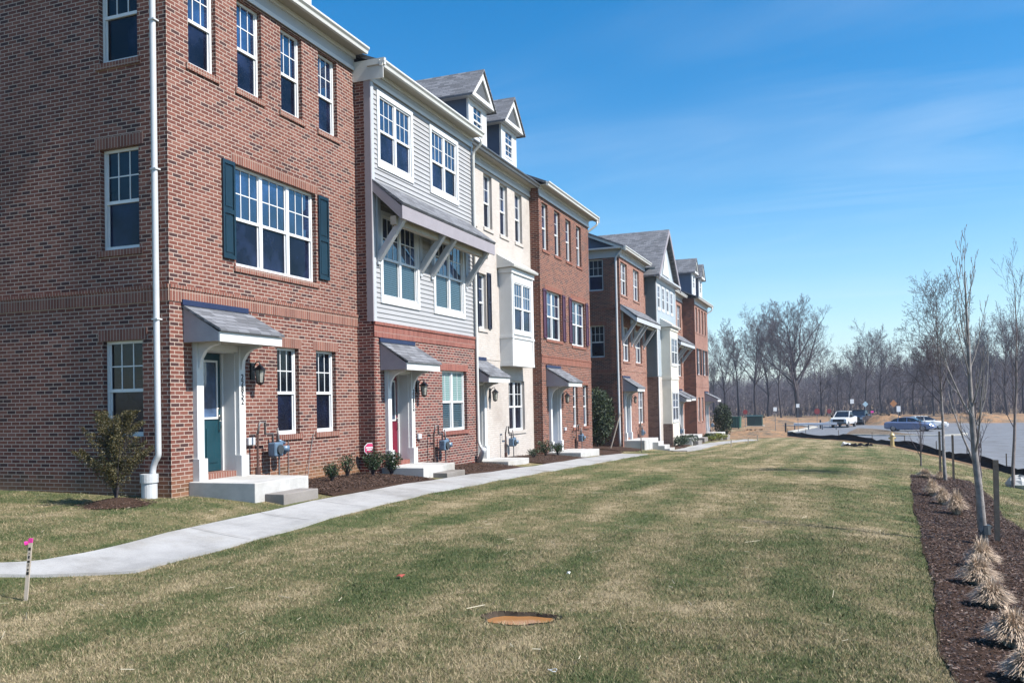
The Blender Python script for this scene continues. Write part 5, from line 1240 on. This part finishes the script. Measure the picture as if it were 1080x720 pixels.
# hill and far-off wood
b = B(); hx = np.linspace(-260, 420, 60); hy = np.linspace(178, 520, 26); W_ = len(hx)
def hill(x, y): return -2.45 + (min(max(y - 182, 0), 120) / 120) ** 1.2 * (3.2 + .018 * max(min(x, 140), -40)) + .5 * math.sin(x * .03) * min(1, max(0, (y - 182) / 40))
b.v = [(x, y, hill(x, y)) for y in hy for x in hx]; b.f = [(j * W_ + i, j * W_ + i + 1, (j + 1) * W_ + i + 1, (j + 1) * W_ + i) for j in range(len(hy) - 1) for i in range(W_ - 1)]
struct(b.build('hill', 'wood_floor', smooth=True))
def wood_mass(n, y0, y1, x0, x1, hlo, hhi):
    x = RNG.random(n) * (x1 - x0) + x0; y = y0 + (y1 - y0) * RNG.random(n); lowl = np.clip((x + 12) / 45, 0, 1) * .28 + .72; z = np.array([hill(a, c) for a, c in zip(x, y)]) - .2
    Hh = (hlo + (hhi - hlo) * RNG.random(n)) * lowl; r = .05 + .11 * RNG.random(n) ** 2
    P = np.stack([x, y, z], -1); T = P + np.stack([RNG.normal(size=n) * .5, RNG.normal(size=n) * .5, Hh], -1); S = [np.concatenate([P, T, r[:, None], r[:, None] * .2], 1)]
    m = 19; t = .25 + .75 * RNG.random((n, m)); p = P[:, None] + (T - P)[:, None] * t[..., None]; a = RNG.random((n, m)) * 6.283; l = Hh[:, None] * .24 * (1.25 - t) * (.6 + .8 * RNG.random((n, m)))
    d = np.stack([np.cos(a) * .75, np.sin(a) * .75, .8 + 0 * a], -1); q = p + d * l[..., None]; S.append(np.concatenate([p, q, np.full((n, m, 1), .035), np.full((n, m, 1), .015)], -1).reshape(-1, 8))
    p2 = p + (q - p) * RNG.random((n, m, 1)); a = RNG.random((n, m)) * 6.283; d = np.stack([np.cos(a), np.sin(a), .6 + 0 * a], -1); q2 = p2 + d * l[..., None] * .5; S.append(np.concatenate([p2, q2, np.full((n, m, 1), .022), np.full((n, m, 1), .012)], -1).reshape(-1, 8))
    return np.concatenate(S, 0)
S = np.concatenate([wood_mass(2900, 184, 250, -60, 150, 5, 9), wood_mass(5200, 250, 350, -90, 230, 8, 12.5)], 0)
stuff(segs_mesh('far_wood', S, 'twig', None, 3))
S = wood_mass(1500, 176, 190, -60, 130, 1.2, 3.2); stuff(segs_mesh('underbrush', S, 'twig', None, 3))

# ================================================================== SITE THINGS
# silt fence
FP = [(5.4, 84), (7.3, 76), (9.9, 67.5), (12.0, 62), (13.6, 56), (14.7, 49.5), (15.4, 43.5), (16.1, 38), (16.6, 33.5), (16.9, 28), (17.1, 22)]
sf = thing('silt_fence', (14.7, 49.5, -1.8), 'long sagging black silt fence along the lawn edge by the road', 'silt fence')
b = B(); P = []
for i in range(len(FP) - 1):
    for k in range(6): t = k / 6; P.append((FP[i][0] * (1 - t) + FP[i + 1][0] * t, FP[i][1] * (1 - t) + FP[i + 1][1] * t))
P.append(FP[-1]); rr = random.Random(3); rows = []
for i, p in enumerate(P):
    z = h1(*p); hh = .34 + .08 * math.sin(i * .55) + rr.uniform(-.07, .07); wob = rr.uniform(-.05, .05)
    rows.append([(p[0] - .18, p[1], z + .01), (p[0] + wob, p[1], z + hh * .5), (p[0] + .02, p[1] + wob, z + hh), (p[0] + .04, p[1] + wob, z + hh), (p[0] + .10, p[1], z - .03)])
for i in range(len(rows) - 1):
    for k in range(4): b.face([rows[i][k], rows[i + 1][k], rows[i + 1][k + 1], rows[i][k + 1]])
b.build('fabric', 'silt', sf)
for i in range(0, len(P), 6):
    b = B(); p = P[i]; z = h1(*p); b.box(p[0] + .05, p[0] + .09, p[1] - .02, p[1] + .02, z - .2, z + .72); b.build('fence_stake', 'wood', sf)
b = B(); px_, py_ = 11.05, 50.6; z = h1(px_, py_); r = random.Random(5); n = 16; m = 4
g_ = [[(px_ + (i / n - .5) * 1.5 * Rv.x + (j / m - .5) * .7 * Fv.x + r.uniform(-.04, .04), py_ + (i / n - .5) * 1.5 * Rv.y + (j / m - .5) * .7 * Fv.y, z + .03 + r.uniform(0, .2) * (1 - abs(j / m - .5) * 1.4)) for i in range(n + 1)] for j in range(m + 1)]
for j in range(m):
    for i in range(n): b.face([g_[j][i], g_[j][i + 1], g_[j + 1][i + 1], g_[j + 1][i]])
tag(b.build('fabric_scrap', 'silt'), 'crumpled black fabric scrap lying on the far lawn', 'fabric scrap')
b = B(); b.tube([(10.75, 50.6, z + .1), (10.3, 50.3, z + .2), (10.2, 50.35, z + .05)], [.06, .09, .03], 6); tag(b.build('white_rag', 'sign_white'), 'small white rag beside the black fabric scrap', 'rag')

def sign_post(x, y, h_, label, plate, pm='post_grey', shape='rect', name='sign_post', w=.45, hh=.55, r=.03, cat='sign', group='road and site signs', z0=None):
    z = h1(x, y) if z0 is None else z0; t = thing(name, (x, y, z), label, cat, group)
    b = B(); b.tube([(x, y, z - .3), (x, y, z + h_)], r, 6); b.build('post', pm, t)
    fx, fy = -Fv.x, -Fv.y; c = Vector((x + fx * .05, y + fy * .05, z + h_ - hh / 2)); pts = []
    if shape == 'rect': pts = [(-w / 2, -hh / 2), (w / 2, -hh / 2), (w / 2, hh / 2), (-w / 2, hh / 2)]
    elif shape == 'diamond': pts = [(0, -hh * .6), (hh * .6, 0), (0, hh * .6), (-hh * .6, 0)]
    else:
        pts = [(w / 2 * math.cos(math.pi / 8 + i * math.pi / 4), w / 2 * math.sin(math.pi / 8 + i * math.pi / 4)) for i in range(8)]
    b = B(); b.prism(pts, 0, .02, lambda s, p, q: tuple(c + Rv * p + Uv * q + Vector((fx, fy, 0)) * s)); b.build('sign_plate', plate, t)
    return t
sign_post(3.74, 93.2, 2.7, 'thin grey post with a small white plate, leftmost beyond the dirt', 'sign_white', w=.35, hh=.4)
sign_post(5.7, 98.8, 3.0, 'thin grey post with a pale plate left of the guardrail', 'sign_white', w=.35, hh=.4)
sign_post(7.22, 114.4, 2.3, 'dull red octagonal sign left of the white truck', 'sign_red', shape='oct', w=.75, hh=.75)
sign_post(-1.2, 112, 2.2, 'red octagonal sign between the dumpster and the utility box', 'sign_red', shape='oct', w=.6, hh=.6)
sign_post(8.6, 116, 2.2, 'second dull red sign touching the left side of the white truck', 'sign_red', shape='oct', w=.6, hh=.6)
sign_post(11.4, 128, 3.3, 'pale plate on a tall post just behind the white truck', 'sign_white', w=.5, hh=.6)
sign_post(13.2, 133, 2.9, 'pale blue crossed sign right of the white truck', 'sign_blue', shape='diamond', hh=.7)
sign_post(14.0, 131, 1.6, 'small pink flag like sign in front of the dirt pile', 'pink', hh=.25, w=.4)
sign_post(17.0, 136, 3.0, 'orange diamond road sign behind the blue car', 'sign_orange', shape='diamond', hh=.9)
sign_post(15.8, 101.5, 2.6, 'white rectangular sign standing above the blue car', 'sign_white', w=.42, hh=.62)
pp = thing('lamp_post', (15.6, 41.5, h1(15.6, 41.5)), 'black post with a small white notice left of the largest young trunk', 'post')
b = B(); z = h1(15.6, 41.5); b.tube([(15.6, 41.5, z - .2), (15.6, 41.5, z + 1.9)], .06, 8); b.tube([(15.6, 41.5, z + 1.9), (15.6, 41.5, z + 2.65)], .03, 8); b.build('post', 'black_metal', pp)
b = B(); b.box(15.45, 15.70, 41.40, 41.43, z + 1.55, z + 1.85); b.build('notice', 'sign_white', pp)

gr = thing('guardrail', (7.5, 103, -2.4), 'pale steel guardrail left of the white truck', 'guardrail'); b = B()
prof = [(0, .45), (.05, .50), (.02, .58), (.05, .66), (0, .72), (-.02, .72), (-.02, .45)]
A0, A1 = Vector((5.0, 103.5, -2.3)), Vector((9.6, 104.5, -2.3)); dn = (A1 - A0).normalized()
b.prism(prof, 0, (A1 - A0).length, lambda s, p, q: tuple(A0 + dn * s + Vector((0, -p, 0)) + Uv * q)); b.build('rail', 'rail', gr)
for k in range(4):
    b = B(); p = A0 + dn * (k * 1.5 + .1); b.box(p.x - .06, p.x + .06, p.y + .03, p.y + .15, -2.6, -1.55); b.build('guardrail_post', 'post_grey', gr)
for x, y, lb in ((7.75, 108, 'short dark bollard at the left end of the road'), (4.6, 95.5, 'short dark bollard beside the far kerb')):
    b = B(); z = h1(x, y); b.tube([(x, y, z - .1), (x, y, z + 1.), (x, y, z + 1.05)], [.09, .09, .04], 8); tag(b.build('bollard', 'black_metal'), lb, 'bollard', 'dark bollards')

# hydrant
x, y = 12.95, 54.9; z = h1(x, y); hy_ = thing('fire_hydrant', (x, y, z), 'yellow fire hydrant at the lawn edge in front of the silt fence', 'fire hydrant')
b = B(); b.tube([(x, y, z - .1), (x, y, z + .06), (x, y, z + .07), (x, y, z + .62), (x, y, z + .64), (x, y, z + .68), (x, y, z + .76), (x, y, z + .80)], [.16, .16, .11, .11, .15, .15, .09, .03], 12); b.build('barrel', 'hydrant', hy_, smooth=False)
b = B(); b.tube([(x - .2 * Rv.x, y - .2 * Rv.y, z + .5), (x + .2 * Rv.x, y + .2 * Rv.y, z + .5)], .06, 10); b.build('outlet', 'hydrant', hy_); b = B(); b.tube([(x, y, z + .8), (x, y, z + .86)], .03, 5); b.build('bonnet_nut', 'hydrant', hy_)

# dumpster and utility box
x, y = -2.0, 106; z = h1(x, y); dm = thing('dumpster', (x, y, z), 'green ribbed open dumpster at the end of the second row', 'dumpster')
b = B(); w_, d_, hgt = .85, .8, 1.45
b.hexa([(x - w_, y - d_, z + .12), (x + w_, y - d_, z + .12), (x + w_, y + d_, z + .12), (x - w_, y + d_, z + .12), (x - w_ - .05, y - d_ - .1, z + hgt), (x + w_ + .05, y - d_ - .1, z + hgt), (x + w_ + .05, y + d_, z + hgt), (x - w_ - .05, y + d_, z + hgt)])
for k in range(6): xx = x - w_ + .1 + k * .3; b.box(xx, xx + .09, y - d_ - .16, y - d_, z + .15, z + hgt - .1)
b.box(x - w_ - .1, x + w_ + .1, y - d_ - .18, y - d_ - .02, z + hgt - .12, z + hgt + .02); b.build('container', 'dumpster', dm)
for sx in (-1, 1):
    b = B(); b.tube([(x + sx * .7 - .05, y - .6, z + .08), (x + sx * .7 + .05, y - .6, z + .08)], .09, 10); b.build('wheel', 'tyre', dm)
x, y = -.5, 117; z = h1(x, y); ub = thing('utility_box', (x, y, z), 'dark green utility cabinet right of the dumpster', 'utility box')
b = B(); b.box(x - .95, x + .95, y - .6, y + .6, z + .08, z + 1.25); b.build('cabinet', 'box_green', ub, bevel=.04)
b = B(); b.hexa([(x - 1., y - .68, z + 1.25), (x + 1., y - .68, z + 1.25), (x + 1., y + .62, z + 1.35), (x - 1., y + .62, z + 1.35), (x - 1., y - .68, z + 1.3), (x + 1., y - .68, z + 1.3), (x + 1., y + .62, z + 1.42), (x - 1., y + .62, z + 1.42)]); b.build('lid', 'box_green', ub)
b = B(); b.box(x - 1.15, x + 1.15, y - .8, y + .8, z - .2, z + .08); b.build('pad', 'kerb', ub)
for sx in (-1, 1):
    b = B(); b.box(x + sx * .03 - .015, x + sx * .03 + .015, y - .62, y - .6, z + .5, z + .9); b.build('handle', 'black_metal', ub)

# ---- vehicles (local x = forwards)
def loft(b, st, ring):
    n0 = len(b.v); R_ = [ring(*s) for s in st]; k = len(R_[0])
    for r in R_: b.v += r
    for i in range(len(st) - 1):
        for j in range(k): b.f.append((n0 + i * k + j, n0 + i * k + (j + 1) % k, n0 + (i + 1) * k + (j + 1) % k, n0 + (i + 1) * k + j))
    b.f.append(tuple(n0 + j for j in range(k))); b.f.append(tuple(n0 + (len(st) - 1) * k + j for j in range(k - 1, -1, -1)))
def wheels(t, spots, r=.33, w=.22):
    for x, y in spots:
        b = B(); s = 1 if y > 0 else -1
        b.tube([(x, y - s * w, r), (x, y - s * w * .9, r), (x, y - s * .02, r), (x, y, r)], [r * .85, r, r, r * .8], 20); wl = b.build('wheel', 'tyre', t)
        b = B(); b.tube([(x, y + s * .004, r), (x, y + s * .012, r)], [r * .62, r * .5], 14); b.build('rim', 'rim', wl)
def sedan(loc, rz, label, paint, group):
    t = thing('parked_car', (0, 0, 0), label, 'car', group)
    b = B()
    def ring(x, w, zl, zb, zt): return [(x, -w * .93, zl), (x, -w, zl + .18), (x, -w, zb - .08), (x, -w * .86, zt), (x, w * .86, zt), (x, w, zb - .08), (x, w, zl + .18), (x, w * .93, zl)]
    loft(b, [(-2.38, .70, .42, .72, .74), (-2.30, .82, .28, .90, .93), (-1.9, .89, .22, .96, 1.0), (-1.2, .91, .20, .97, 1.0), (0, .91, .20, .96, .99), (.9, .91, .20, .93, .96), (1.5, .90, .22, .86, .90), (2.1, .84, .26, .74, .78), (2.38, .66, .34, .60, .63)], ring); b.build('body', paint, t, smooth=False)
    b = B()
    def rg2(x, w, zt): return [(x, -w, .93), (x, -w * .80, zt), (x, w * .80, zt), (x, w, .93)]
    loft(b, [(-1.85, .72, .98), (-1.35, .80, 1.28), (-.8, .82, 1.40), (-.1, .82, 1.42), (.45, .81, 1.36), (1.25, .74, .97)], rg2); b.build('windows', 'car_glass', t)
    b = B(); loft(b, [(-1.0, .62, 1.395), (-.5, .66, 1.44), (0, .66, 1.445), (.3, .62, 1.405)], lambda x, w, z: [(x, -w, z - .04), (x, -w * .95, z), (x, w * .95, z), (x, w, z - .04)])
    for s in (-1, 1):
        for xx in (-.98, -.12): b.hexa([(xx - .05, s * .83, .94), (xx + .05, s * .83, .94), (xx + .05, s * .80, .94), (xx - .05, s * .80, .94), (xx - .03, s * .68, 1.38), (xx + .03, s * .68, 1.38), (xx + .03, s * .64, 1.38), (xx - .03, s * .64, 1.38)])
    b.build('roof', paint, t)
    for s in (-1, 1):
        b = B(); b.box(2.12, 2.30, s * .62 - .14, s * .62 + .14, .58, .74); b.build('headlight', 'lamp_white', t)
        b = B(); b.box(-2.36, -2.22, s * .62 - .14, s * .62 + .14, .70, .86); b.build('tail_light', 'lamp_red', t)
        b = B(); b.box(.75, .90, s * .98 - .07, s * .98 + .07, .95, 1.07); b.build('mirror', paint, t)
    wheels(t, [(1.42, .90), (1.42, -.90), (-1.42, .90), (-1.42, -.90)])
    t.location = loc; t.rotation_euler = (0, 0, rz); return t
def pickup(loc, rz, label, paint, group, name='parked_truck'):
    t = thing(name, (0, 0, 0), label, 'truck', group)
    def ring(x, w, zl, zt): return [(x, -w * .95, zl), (x, -w, zl + .2), (x, -w, zt - .08), (x, -w * .9, zt), (x, w * .9, zt), (x, w, zt - .08), (x, w, zl + .2), (x, w * .95, zl)]
    b = B(); loft(b, [(-2.75, .95, .50, 1.20), (-2.6, .98, .45, 1.25), (.9, .99, .42, 1.25), (1.2, .98, .42, 1.22), (2.4, .95, .42, 1.14), (2.62, .90, .50, 1.05)], ring); b.build('body', paint, t)
    b = B(); loft(b, [(-1.0, .86, 1.84), (-.85, .86, 1.86), (.2, .86, 1.86), (1.15, .92, 1.22)], lambda x, w, z: [(x, -.95, 1.2), (x, -w * .88, z), (x, w * .88, z), (x, .95, 1.2)]); b.build('windows', 'car_glass', t)
    b = B(); b.box(-1.02, .28, -.74, .74, 1.85, 1.93)
    for s in (-1, 1):
        b.hexa([(1.12, s * .93, 1.2), (1.2, s * .93, 1.2), (1.2, s * .86, 1.2), (1.12, s * .86, 1.2), (.18, s * .78, 1.87), (.28, s * .78, 1.87), (.28, s * .70, 1.87), (.18, s * .70, 1.87)])
    b.build('roof', paint, t)
    b = B(); b.box(2.60, 2.68, -.62, .62, .68, 1.0); b.build('grille', 'black_metal', t)
    b = B(); b.box(2.6, 2.74, -.92, .92, .42, .62); b.build('bumper', 'meter_dark', t)
    for s in (-1, 1):
        b = B(); b.box(2.58, 2.66, s * .78 - .13, s * .78 + .13, .78, 1.0); b.build('headlight', 'lamp_white', t)
        b = B(); b.box(.95, 1.1, s * 1.12 - .12, s * 1.12 + .12, 1.2, 1.45); b.build('mirror', 'black_metal', t)
    wheels(t, [(1.7, .98), (1.7, -.98), (-1.7, .98), (-1.7, -.98)], .40, .26)
    t.location = loc; t.rotation_euler = (0, 0, rz); return t
cd = math.atan2(Rv.y, Rv.x)
sedan((16.7, 98.5, -2.38), math.atan2(94.75 - 103.04, 18.59 - 15.12) + rad(50), 'blue sedan parked side on by the gravel island', 'car_blue', 'vehicles on the far road')
sedan((18.3, 103.2, -2.38), cd - .15, 'white sedan mostly hidden behind the bonnet of the blue one', 'car_white', 'vehicles on the far road')
pickup((10.3, 112.5, -2.38), rad(-103), 'white truck facing the camera with a black windscreen and dark grille', 'car_white', 'vehicles on the far road')
pickup((12.2, 121.5, -2.38), rad(-103), 'dark vehicle half hidden behind the white truck', 'car_dark', 'vehicles on the far road')

# ---- small things
x, y = 2.95, 6.2; z = h1(x, y); st_ = thing('survey_stake', (x, y, z), 'pale survey stake with a pink painted top leaning right at the left edge', 'survey stake')
e1 = Rv; e2 = Fv; top = Rv * .055 + Vector((0, 0, .60)); b = B()
def bar(b, p0, p1, hw, ht):
    c = []
    for p in (p0, p1):
        for sx, sy in ((-1, -1), (1, -1), (1, 1), (-1, 1)): c.append(tuple(p + Rv * sx * hw + Fv * sy * ht))
    b.hexa(c)
base = Vector((x, y, z)); ax_ = top.normalized()
bar(b, base - ax_ * .1, base + top * .93, .018, .006); b.build('stake_board', 'wood_pale', st_)
b = B(); bar(b, base + top * .93, base + top, .019, .007); b.tube([base + top * .93 - Rv * .02 - Fv * .01, base + top * .92 - Rv * .045 - Fv * .02], [.018, .022], 6); b.build('marker_tape', 'pink', st_)
b = B()
for k in range(7): bar(b, base + top * (.42 + .065 * k) - Fv * .0075, base + top * (.42 + .065 * k + (.03 if k % 2 else .045)) - Fv * .0075, .011 - .004 * (k % 3), .0008)
b.build('handwritten_marks', 'black_metal', st_)
for i, (x, y, h_, lb) in enumerate([(4.25, 51.3, .42, 'short pale wooden peg nearest the second row walk'), (4.75, 55.8, .42, 'middle pale wooden peg along the second row walk'), (4.8, 61.5, .42, 'farthest pale wooden peg along the second row walk')]): stake(x, y, h_, lb, 'wood_pale', .05, (.02, 0), 'short pale pegs in the far lawn', 'wooden_peg', 'peg')
def rock(x, y, r, label, seed, sq=.6):
    bm_ = B(); rr = random.Random(seed); n, m = 12, 6; z = h1(x, y)
    for j in range(m + 1):
        for i in range(n):
            ph = math.pi * j / m; a = 2 * math.pi * i / n; k = 1 + rr.uniform(-.14, .14); bm_.v.append((x + r * k * math.sin(ph) * math.cos(a), y + r * k * math.sin(ph) * math.sin(a), z + r * sq * .5 + r * sq * k * math.cos(ph)))
    for j in range(m):
        for i in range(n): bm_.f.append((j * n + i, j * n + (i + 1) % n, (j + 1) * n + (i + 1) % n, (j + 1) * n + i))
    return tag(bm_.build('rock', 'rock'), label, 'rock', 'pale rocks')
rock(14.75, 26.7, .34, 'white rock at the right edge beside the thin tall tree', 1, .7); rock(16.2, 42.5, .3, 'small grey rock beside the silt fence', 2)
sx, sy = .30, 17.30; z = h1(sx, sy); sg = thing('yard_sign', (sx, sy, z), 'small red and white octagonal security sign left of the red door', 'sign')
b = B(); b.tube([(sx, sy, z - .1), (sx, sy, z + .60)], .008, 6); b.build('post', 'post_grey', sg)
def octo(b, c, r, d0, d1, yk=1.):
    nrm = Vector((math.cos(rad(-35)), math.sin(rad(-35)), 0)); tv = Vector((-nrm.y, nrm.x, 0))
    b.prism([(r * math.cos(math.pi / 8 + i * math.pi / 4), yk * r * math.sin(math.pi / 8 + i * math.pi / 4)) for i in range(8)], d0, d1, lambda s, p, q: tuple(c + tv * p + Uv * q + nrm * s))
c = Vector((sx, sy, z + .60)); b = B(); octo(b, c, .145, 0, .012); b.build('sign_border', 'sign_white', sg)
b = B(); octo(b, c, .130, .0125, .016, 1.0); b.build('sign_face', 'pink_sign', sg) if 'pink_sign' in M else None
M['pink_sign'] = plain('yard_sign_red', (.62, .04, .15), .5, .1, 30)
b = B(); octo(b, c, .130, .0125, .016, 1.0); b.build('sign_face', 'pink_sign', sg)
nrm = Vector((math.cos(rad(-35)), math.sin(rad(-35)), 0)); tv = Vector((-nrm.y, nrm.x, 0)); b = B()
for z0, z1, hw in ((.015, .045, .10), (-.035, -.005, .075)): b.prism([(-hw, z0), (hw, z0), (hw, z1), (-hw, z1)], .0165, .019, lambda s, p, q: tuple(c + tv * p + Uv * q + nrm * s))
b.build('sign_lettering', 'sign_white', sg)
def leafbit(x, y, r, mat, label, name, cat):
    b = B(); z = h1(x, y) + .035; pts = []
    for i in range(9): a = 2 * math.pi * i / 9; k = r * (1 if i % 2 else .6); pts.append((x + k * math.cos(a), y + k * math.sin(a), z + .012 * math.sin(3 * a)))
    b.v = [(x, y, z + .012)] + pts + [(x, y, z + .008)] + [(p[0], p[1], p[2] - .004) for p in pts]
    for i in range(9): b.f.append((0, 1 + i, 1 + (i + 1) % 9)); b.f.append((10, 11 + (i + 1) % 9, 11 + i))
    return tag(b.build(name, mat), label, cat)
leafbit(5.97, 8.19, .05, 'leaf_red', 'small curled red leaf on the lawn left of centre', 'fallen_leaf', 'leaf'); leafbit(7.7, 8.6, .022, 'sign_white', 'small white paper scrap on the lawn above the puddle', 'paper_scrap', 'paper scrap')
b = B(); z = h1(8.58, 5.4) + .04; b.tube([(8.58 + .03 * math.cos(a), 5.4 + .02 * math.sin(a), z + .006 * math.sin(2 * a)) for a in np.linspace(0, 5.9, 16)], .0022, 5); tag(b.build('string_loop', 'sign_white'), 'thin white string loop on the lawn near the bottom edge', 'string')

# daylight exposure: surfaces keep to the darker end of their real reflectance
KEEP = {'glass', 'glass_low', 'glass_screen', 'glass_blind', 'glass_blind_pale', 'glass_door', 'car_glass', 'brass', 'black_metal', 'silt', 'tyre', 'rim', 'wood_floor', 'twig', 'bark_dark', 'mulch', 'chips', 'shingle'}
def tone(m, k):
    nt = m.node_tree; b = next(n for n in nt.nodes if n.type == 'BSDF_PRINCIPLED'); l = b.inputs['Base Color'].links[0]; src = l.from_socket
    L(nt, mixc(nt, 1., src, (k, k * .97, k * .94) if m.name.startswith('brick') and 'cream' not in m.name else (k, k, k), 'MULTIPLY'), b.inputs['Base Color'])
for k_, m_ in M.items():
    if k_ not in KEEP: tone(m_, .66 if k_ in ('brick_rose', 'brick_rust', 'brick_plum') else .86 if k_ in ('lawn', 'blades', 'straw') else .75)
# ================================================================== WORLD, SUN, CAMERA
EL, AZ = rad(47), rad(-3.4)          # azimuth measured from +X towards +Y
wd = bpy.data.worlds.new('World'); SC.world = wd; wd.use_nodes = True; nt = wd.node_tree; nt.nodes.clear()
out = nt.nodes.new('ShaderNodeOutputWorld'); bg = nt.nodes.new('ShaderNodeBackground'); L(nt, bg.outputs[0], out.inputs[0])
sk = nt.nodes.new('ShaderNodeTexSky'); sk.sky_type = 'NISHITA'; sk.sun_disc = False; sk.sun_elevation = EL; sk.sun_rotation = math.pi / 2 - AZ
sk.air_density = 1.0; sk.dust_density = .3; sk.ozone_density = 1.6; sk.altitude = 0
hsv = nt.nodes.new('ShaderNodeHueSaturation'); L(nt, sk.outputs[0], hsv.inputs['Color']); hsv.inputs['Hue'].default_value = .497; hsv.inputs['Saturation'].default_value = 1.48; hsv.inputs['Value'].default_value = 1.15
tc = nt.nodes.new('ShaderNodeTexCoord')
sep = nt.nodes.new('ShaderNodeSeparateXYZ'); L(nt, tc.outputs['Generated'], sep.inputs[0])
zc = math_(nt, 'MAXIMUM', sep.outputs[2], .03)
den = math_(nt, 'ADD', zc, .12)
cb = nt.nodes.new('ShaderNodeCombineXYZ'); L(nt, math_(nt, 'DIVIDE', sep.outputs[0], den), cb.inputs[0]); L(nt, math_(nt, 'DIVIDE', sep.outputs[1], den), cb.inputs[1])
mp = nt.nodes.new('ShaderNodeMapping'); L(nt, cb.outputs[0], mp.inputs[0]); mp.inputs['Rotation'].default_value = (0, 0, rad(25)); mp.inputs['Scale'].default_value = (.22, 1.0, 1)
n1 = nt.nodes.new('ShaderNodeTexNoise'); L(nt, mp.outputs[0], n1.inputs['Vector']); n1.inputs['Scale'].default_value = 1.6; n1.inputs['Detail'].default_value = 8; n1.inputs['Roughness'].default_value = .58; n1.inputs['Distortion'].default_value = .6
n2 = nt.nodes.new('ShaderNodeTexNoise'); L(nt, cb.outputs[0], n2.inputs['Vector']); n2.inputs['Scale'].default_value = .55; n2.inputs['Detail'].default_value = 3
cl = ramp(nt, [(.48, (0, 0, 0)), (.72, (1, 1, 1))]); L(nt, n1.outputs[0], cl.inputs[0])
c2 = ramp(nt, [(.40, (0, 0, 0)), (.65, (1, 1, 1))]); L(nt, n2.outputs[0], c2.inputs[0])
fac = math_(nt, 'MULTIPLY', math_(nt, 'MULTIPLY', cl.outputs[0], c2.outputs[0]), .34)
hz_ = nt.nodes.new('ShaderNodeMapRange'); hz_.interpolation_type = 'SMOOTHSTEP'; L(nt, sep.outputs[2], hz_.inputs[0]); hz_.inputs[1].default_value = -.02; hz_.inputs[2].default_value = .30; hz_.inputs[3].default_value = .45; hz_.inputs[4].default_value = 0
base = mixc(nt, hz_.outputs[0], hsv.outputs[0], (3.0, 4.9, 6.9))
L(nt, mixc(nt, fac, base, (5.2, 6.2, 7.2)), bg.inputs['Color']); bg.inputs['Strength'].default_value = .092
sun = bpy.data.lights.new('sun', 'SUN'); sun.energy = 5.0; sun.angle = rad(.53); sun.color = (1, .955, .89)
so = bpy.data.objects.new('sun', sun); COL.objects.link(so)
sd = Vector((math.cos(EL) * math.cos(AZ), math.cos(EL) * math.sin(AZ), math.sin(EL))); so.rotation_euler = sd.to_track_quat('Z', 'Y').to_euler(); so.location = (30, -5, 40)
cam = bpy.data.cameras.new('camera'); co = bpy.data.objects.new('camera', cam); COL.objects.link(co); SC.camera = co
cam.sensor_width = 36; cam.lens = F_PX / 1080 * 36; cam.shift_y = 45 / 1080; cam.clip_start = .05; cam.clip_end = 3000
cp, sp_ = math.cos(PITCH), math.sin(PITCH); fwd = Fv * cp + Uv * sp_; up = Uv * cp - Fv * sp_
rc = Rv * math.cos(ROLL) - up * math.sin(ROLL); uc = Rv * math.sin(ROLL) + up * math.cos(ROLL)
m = Matrix((rc, uc, -fwd)).transposed().to_4x4(); m.translation = CAM; co.matrix_world = m
SC.view_settings.view_transform = 'Standard'; SC.view_settings.look = 'None'; SC.view_settings.exposure = 0.82
HZ = B(); HZ.box(-320, 480, -64, 560, -4.5, 25); hzo = HZ.build('haze', 'white'); stuff(hzo)
hm = bpy.data.materials.new('haze_air'); hm.use_nodes = True; ht = hm.node_tree; ht.nodes.clear(); ho = ht.nodes.new('ShaderNodeOutputMaterial'); hv = ht.nodes.new('ShaderNodeVolumePrincipled'); hv.inputs['Color'].default_value = (.72, .82, 1, 1); hv.inputs['Density'].default_value = .00042; hv.inputs['Anisotropy'].default_value = .2; ht.links.new(hv.outputs[0], ho.inputs['Volume']); hzo.data.materials.clear(); hzo.data.materials.append(hm)
SC.cycles.volume_bounces = 0; SC.view_settings.gamma = 1
SC.render.engine = 'CYCLES'; SC.cycles.max_bounces = 5; SC.cycles.diffuse_bounces = 1; SC.cycles.glossy_bounces = 3; SC.cycles.use_denoising = True
SC.cycles.use_adaptive_sampling = True; SC.cycles.adaptive_threshold = .02
SC.render.use_persistent_data = False
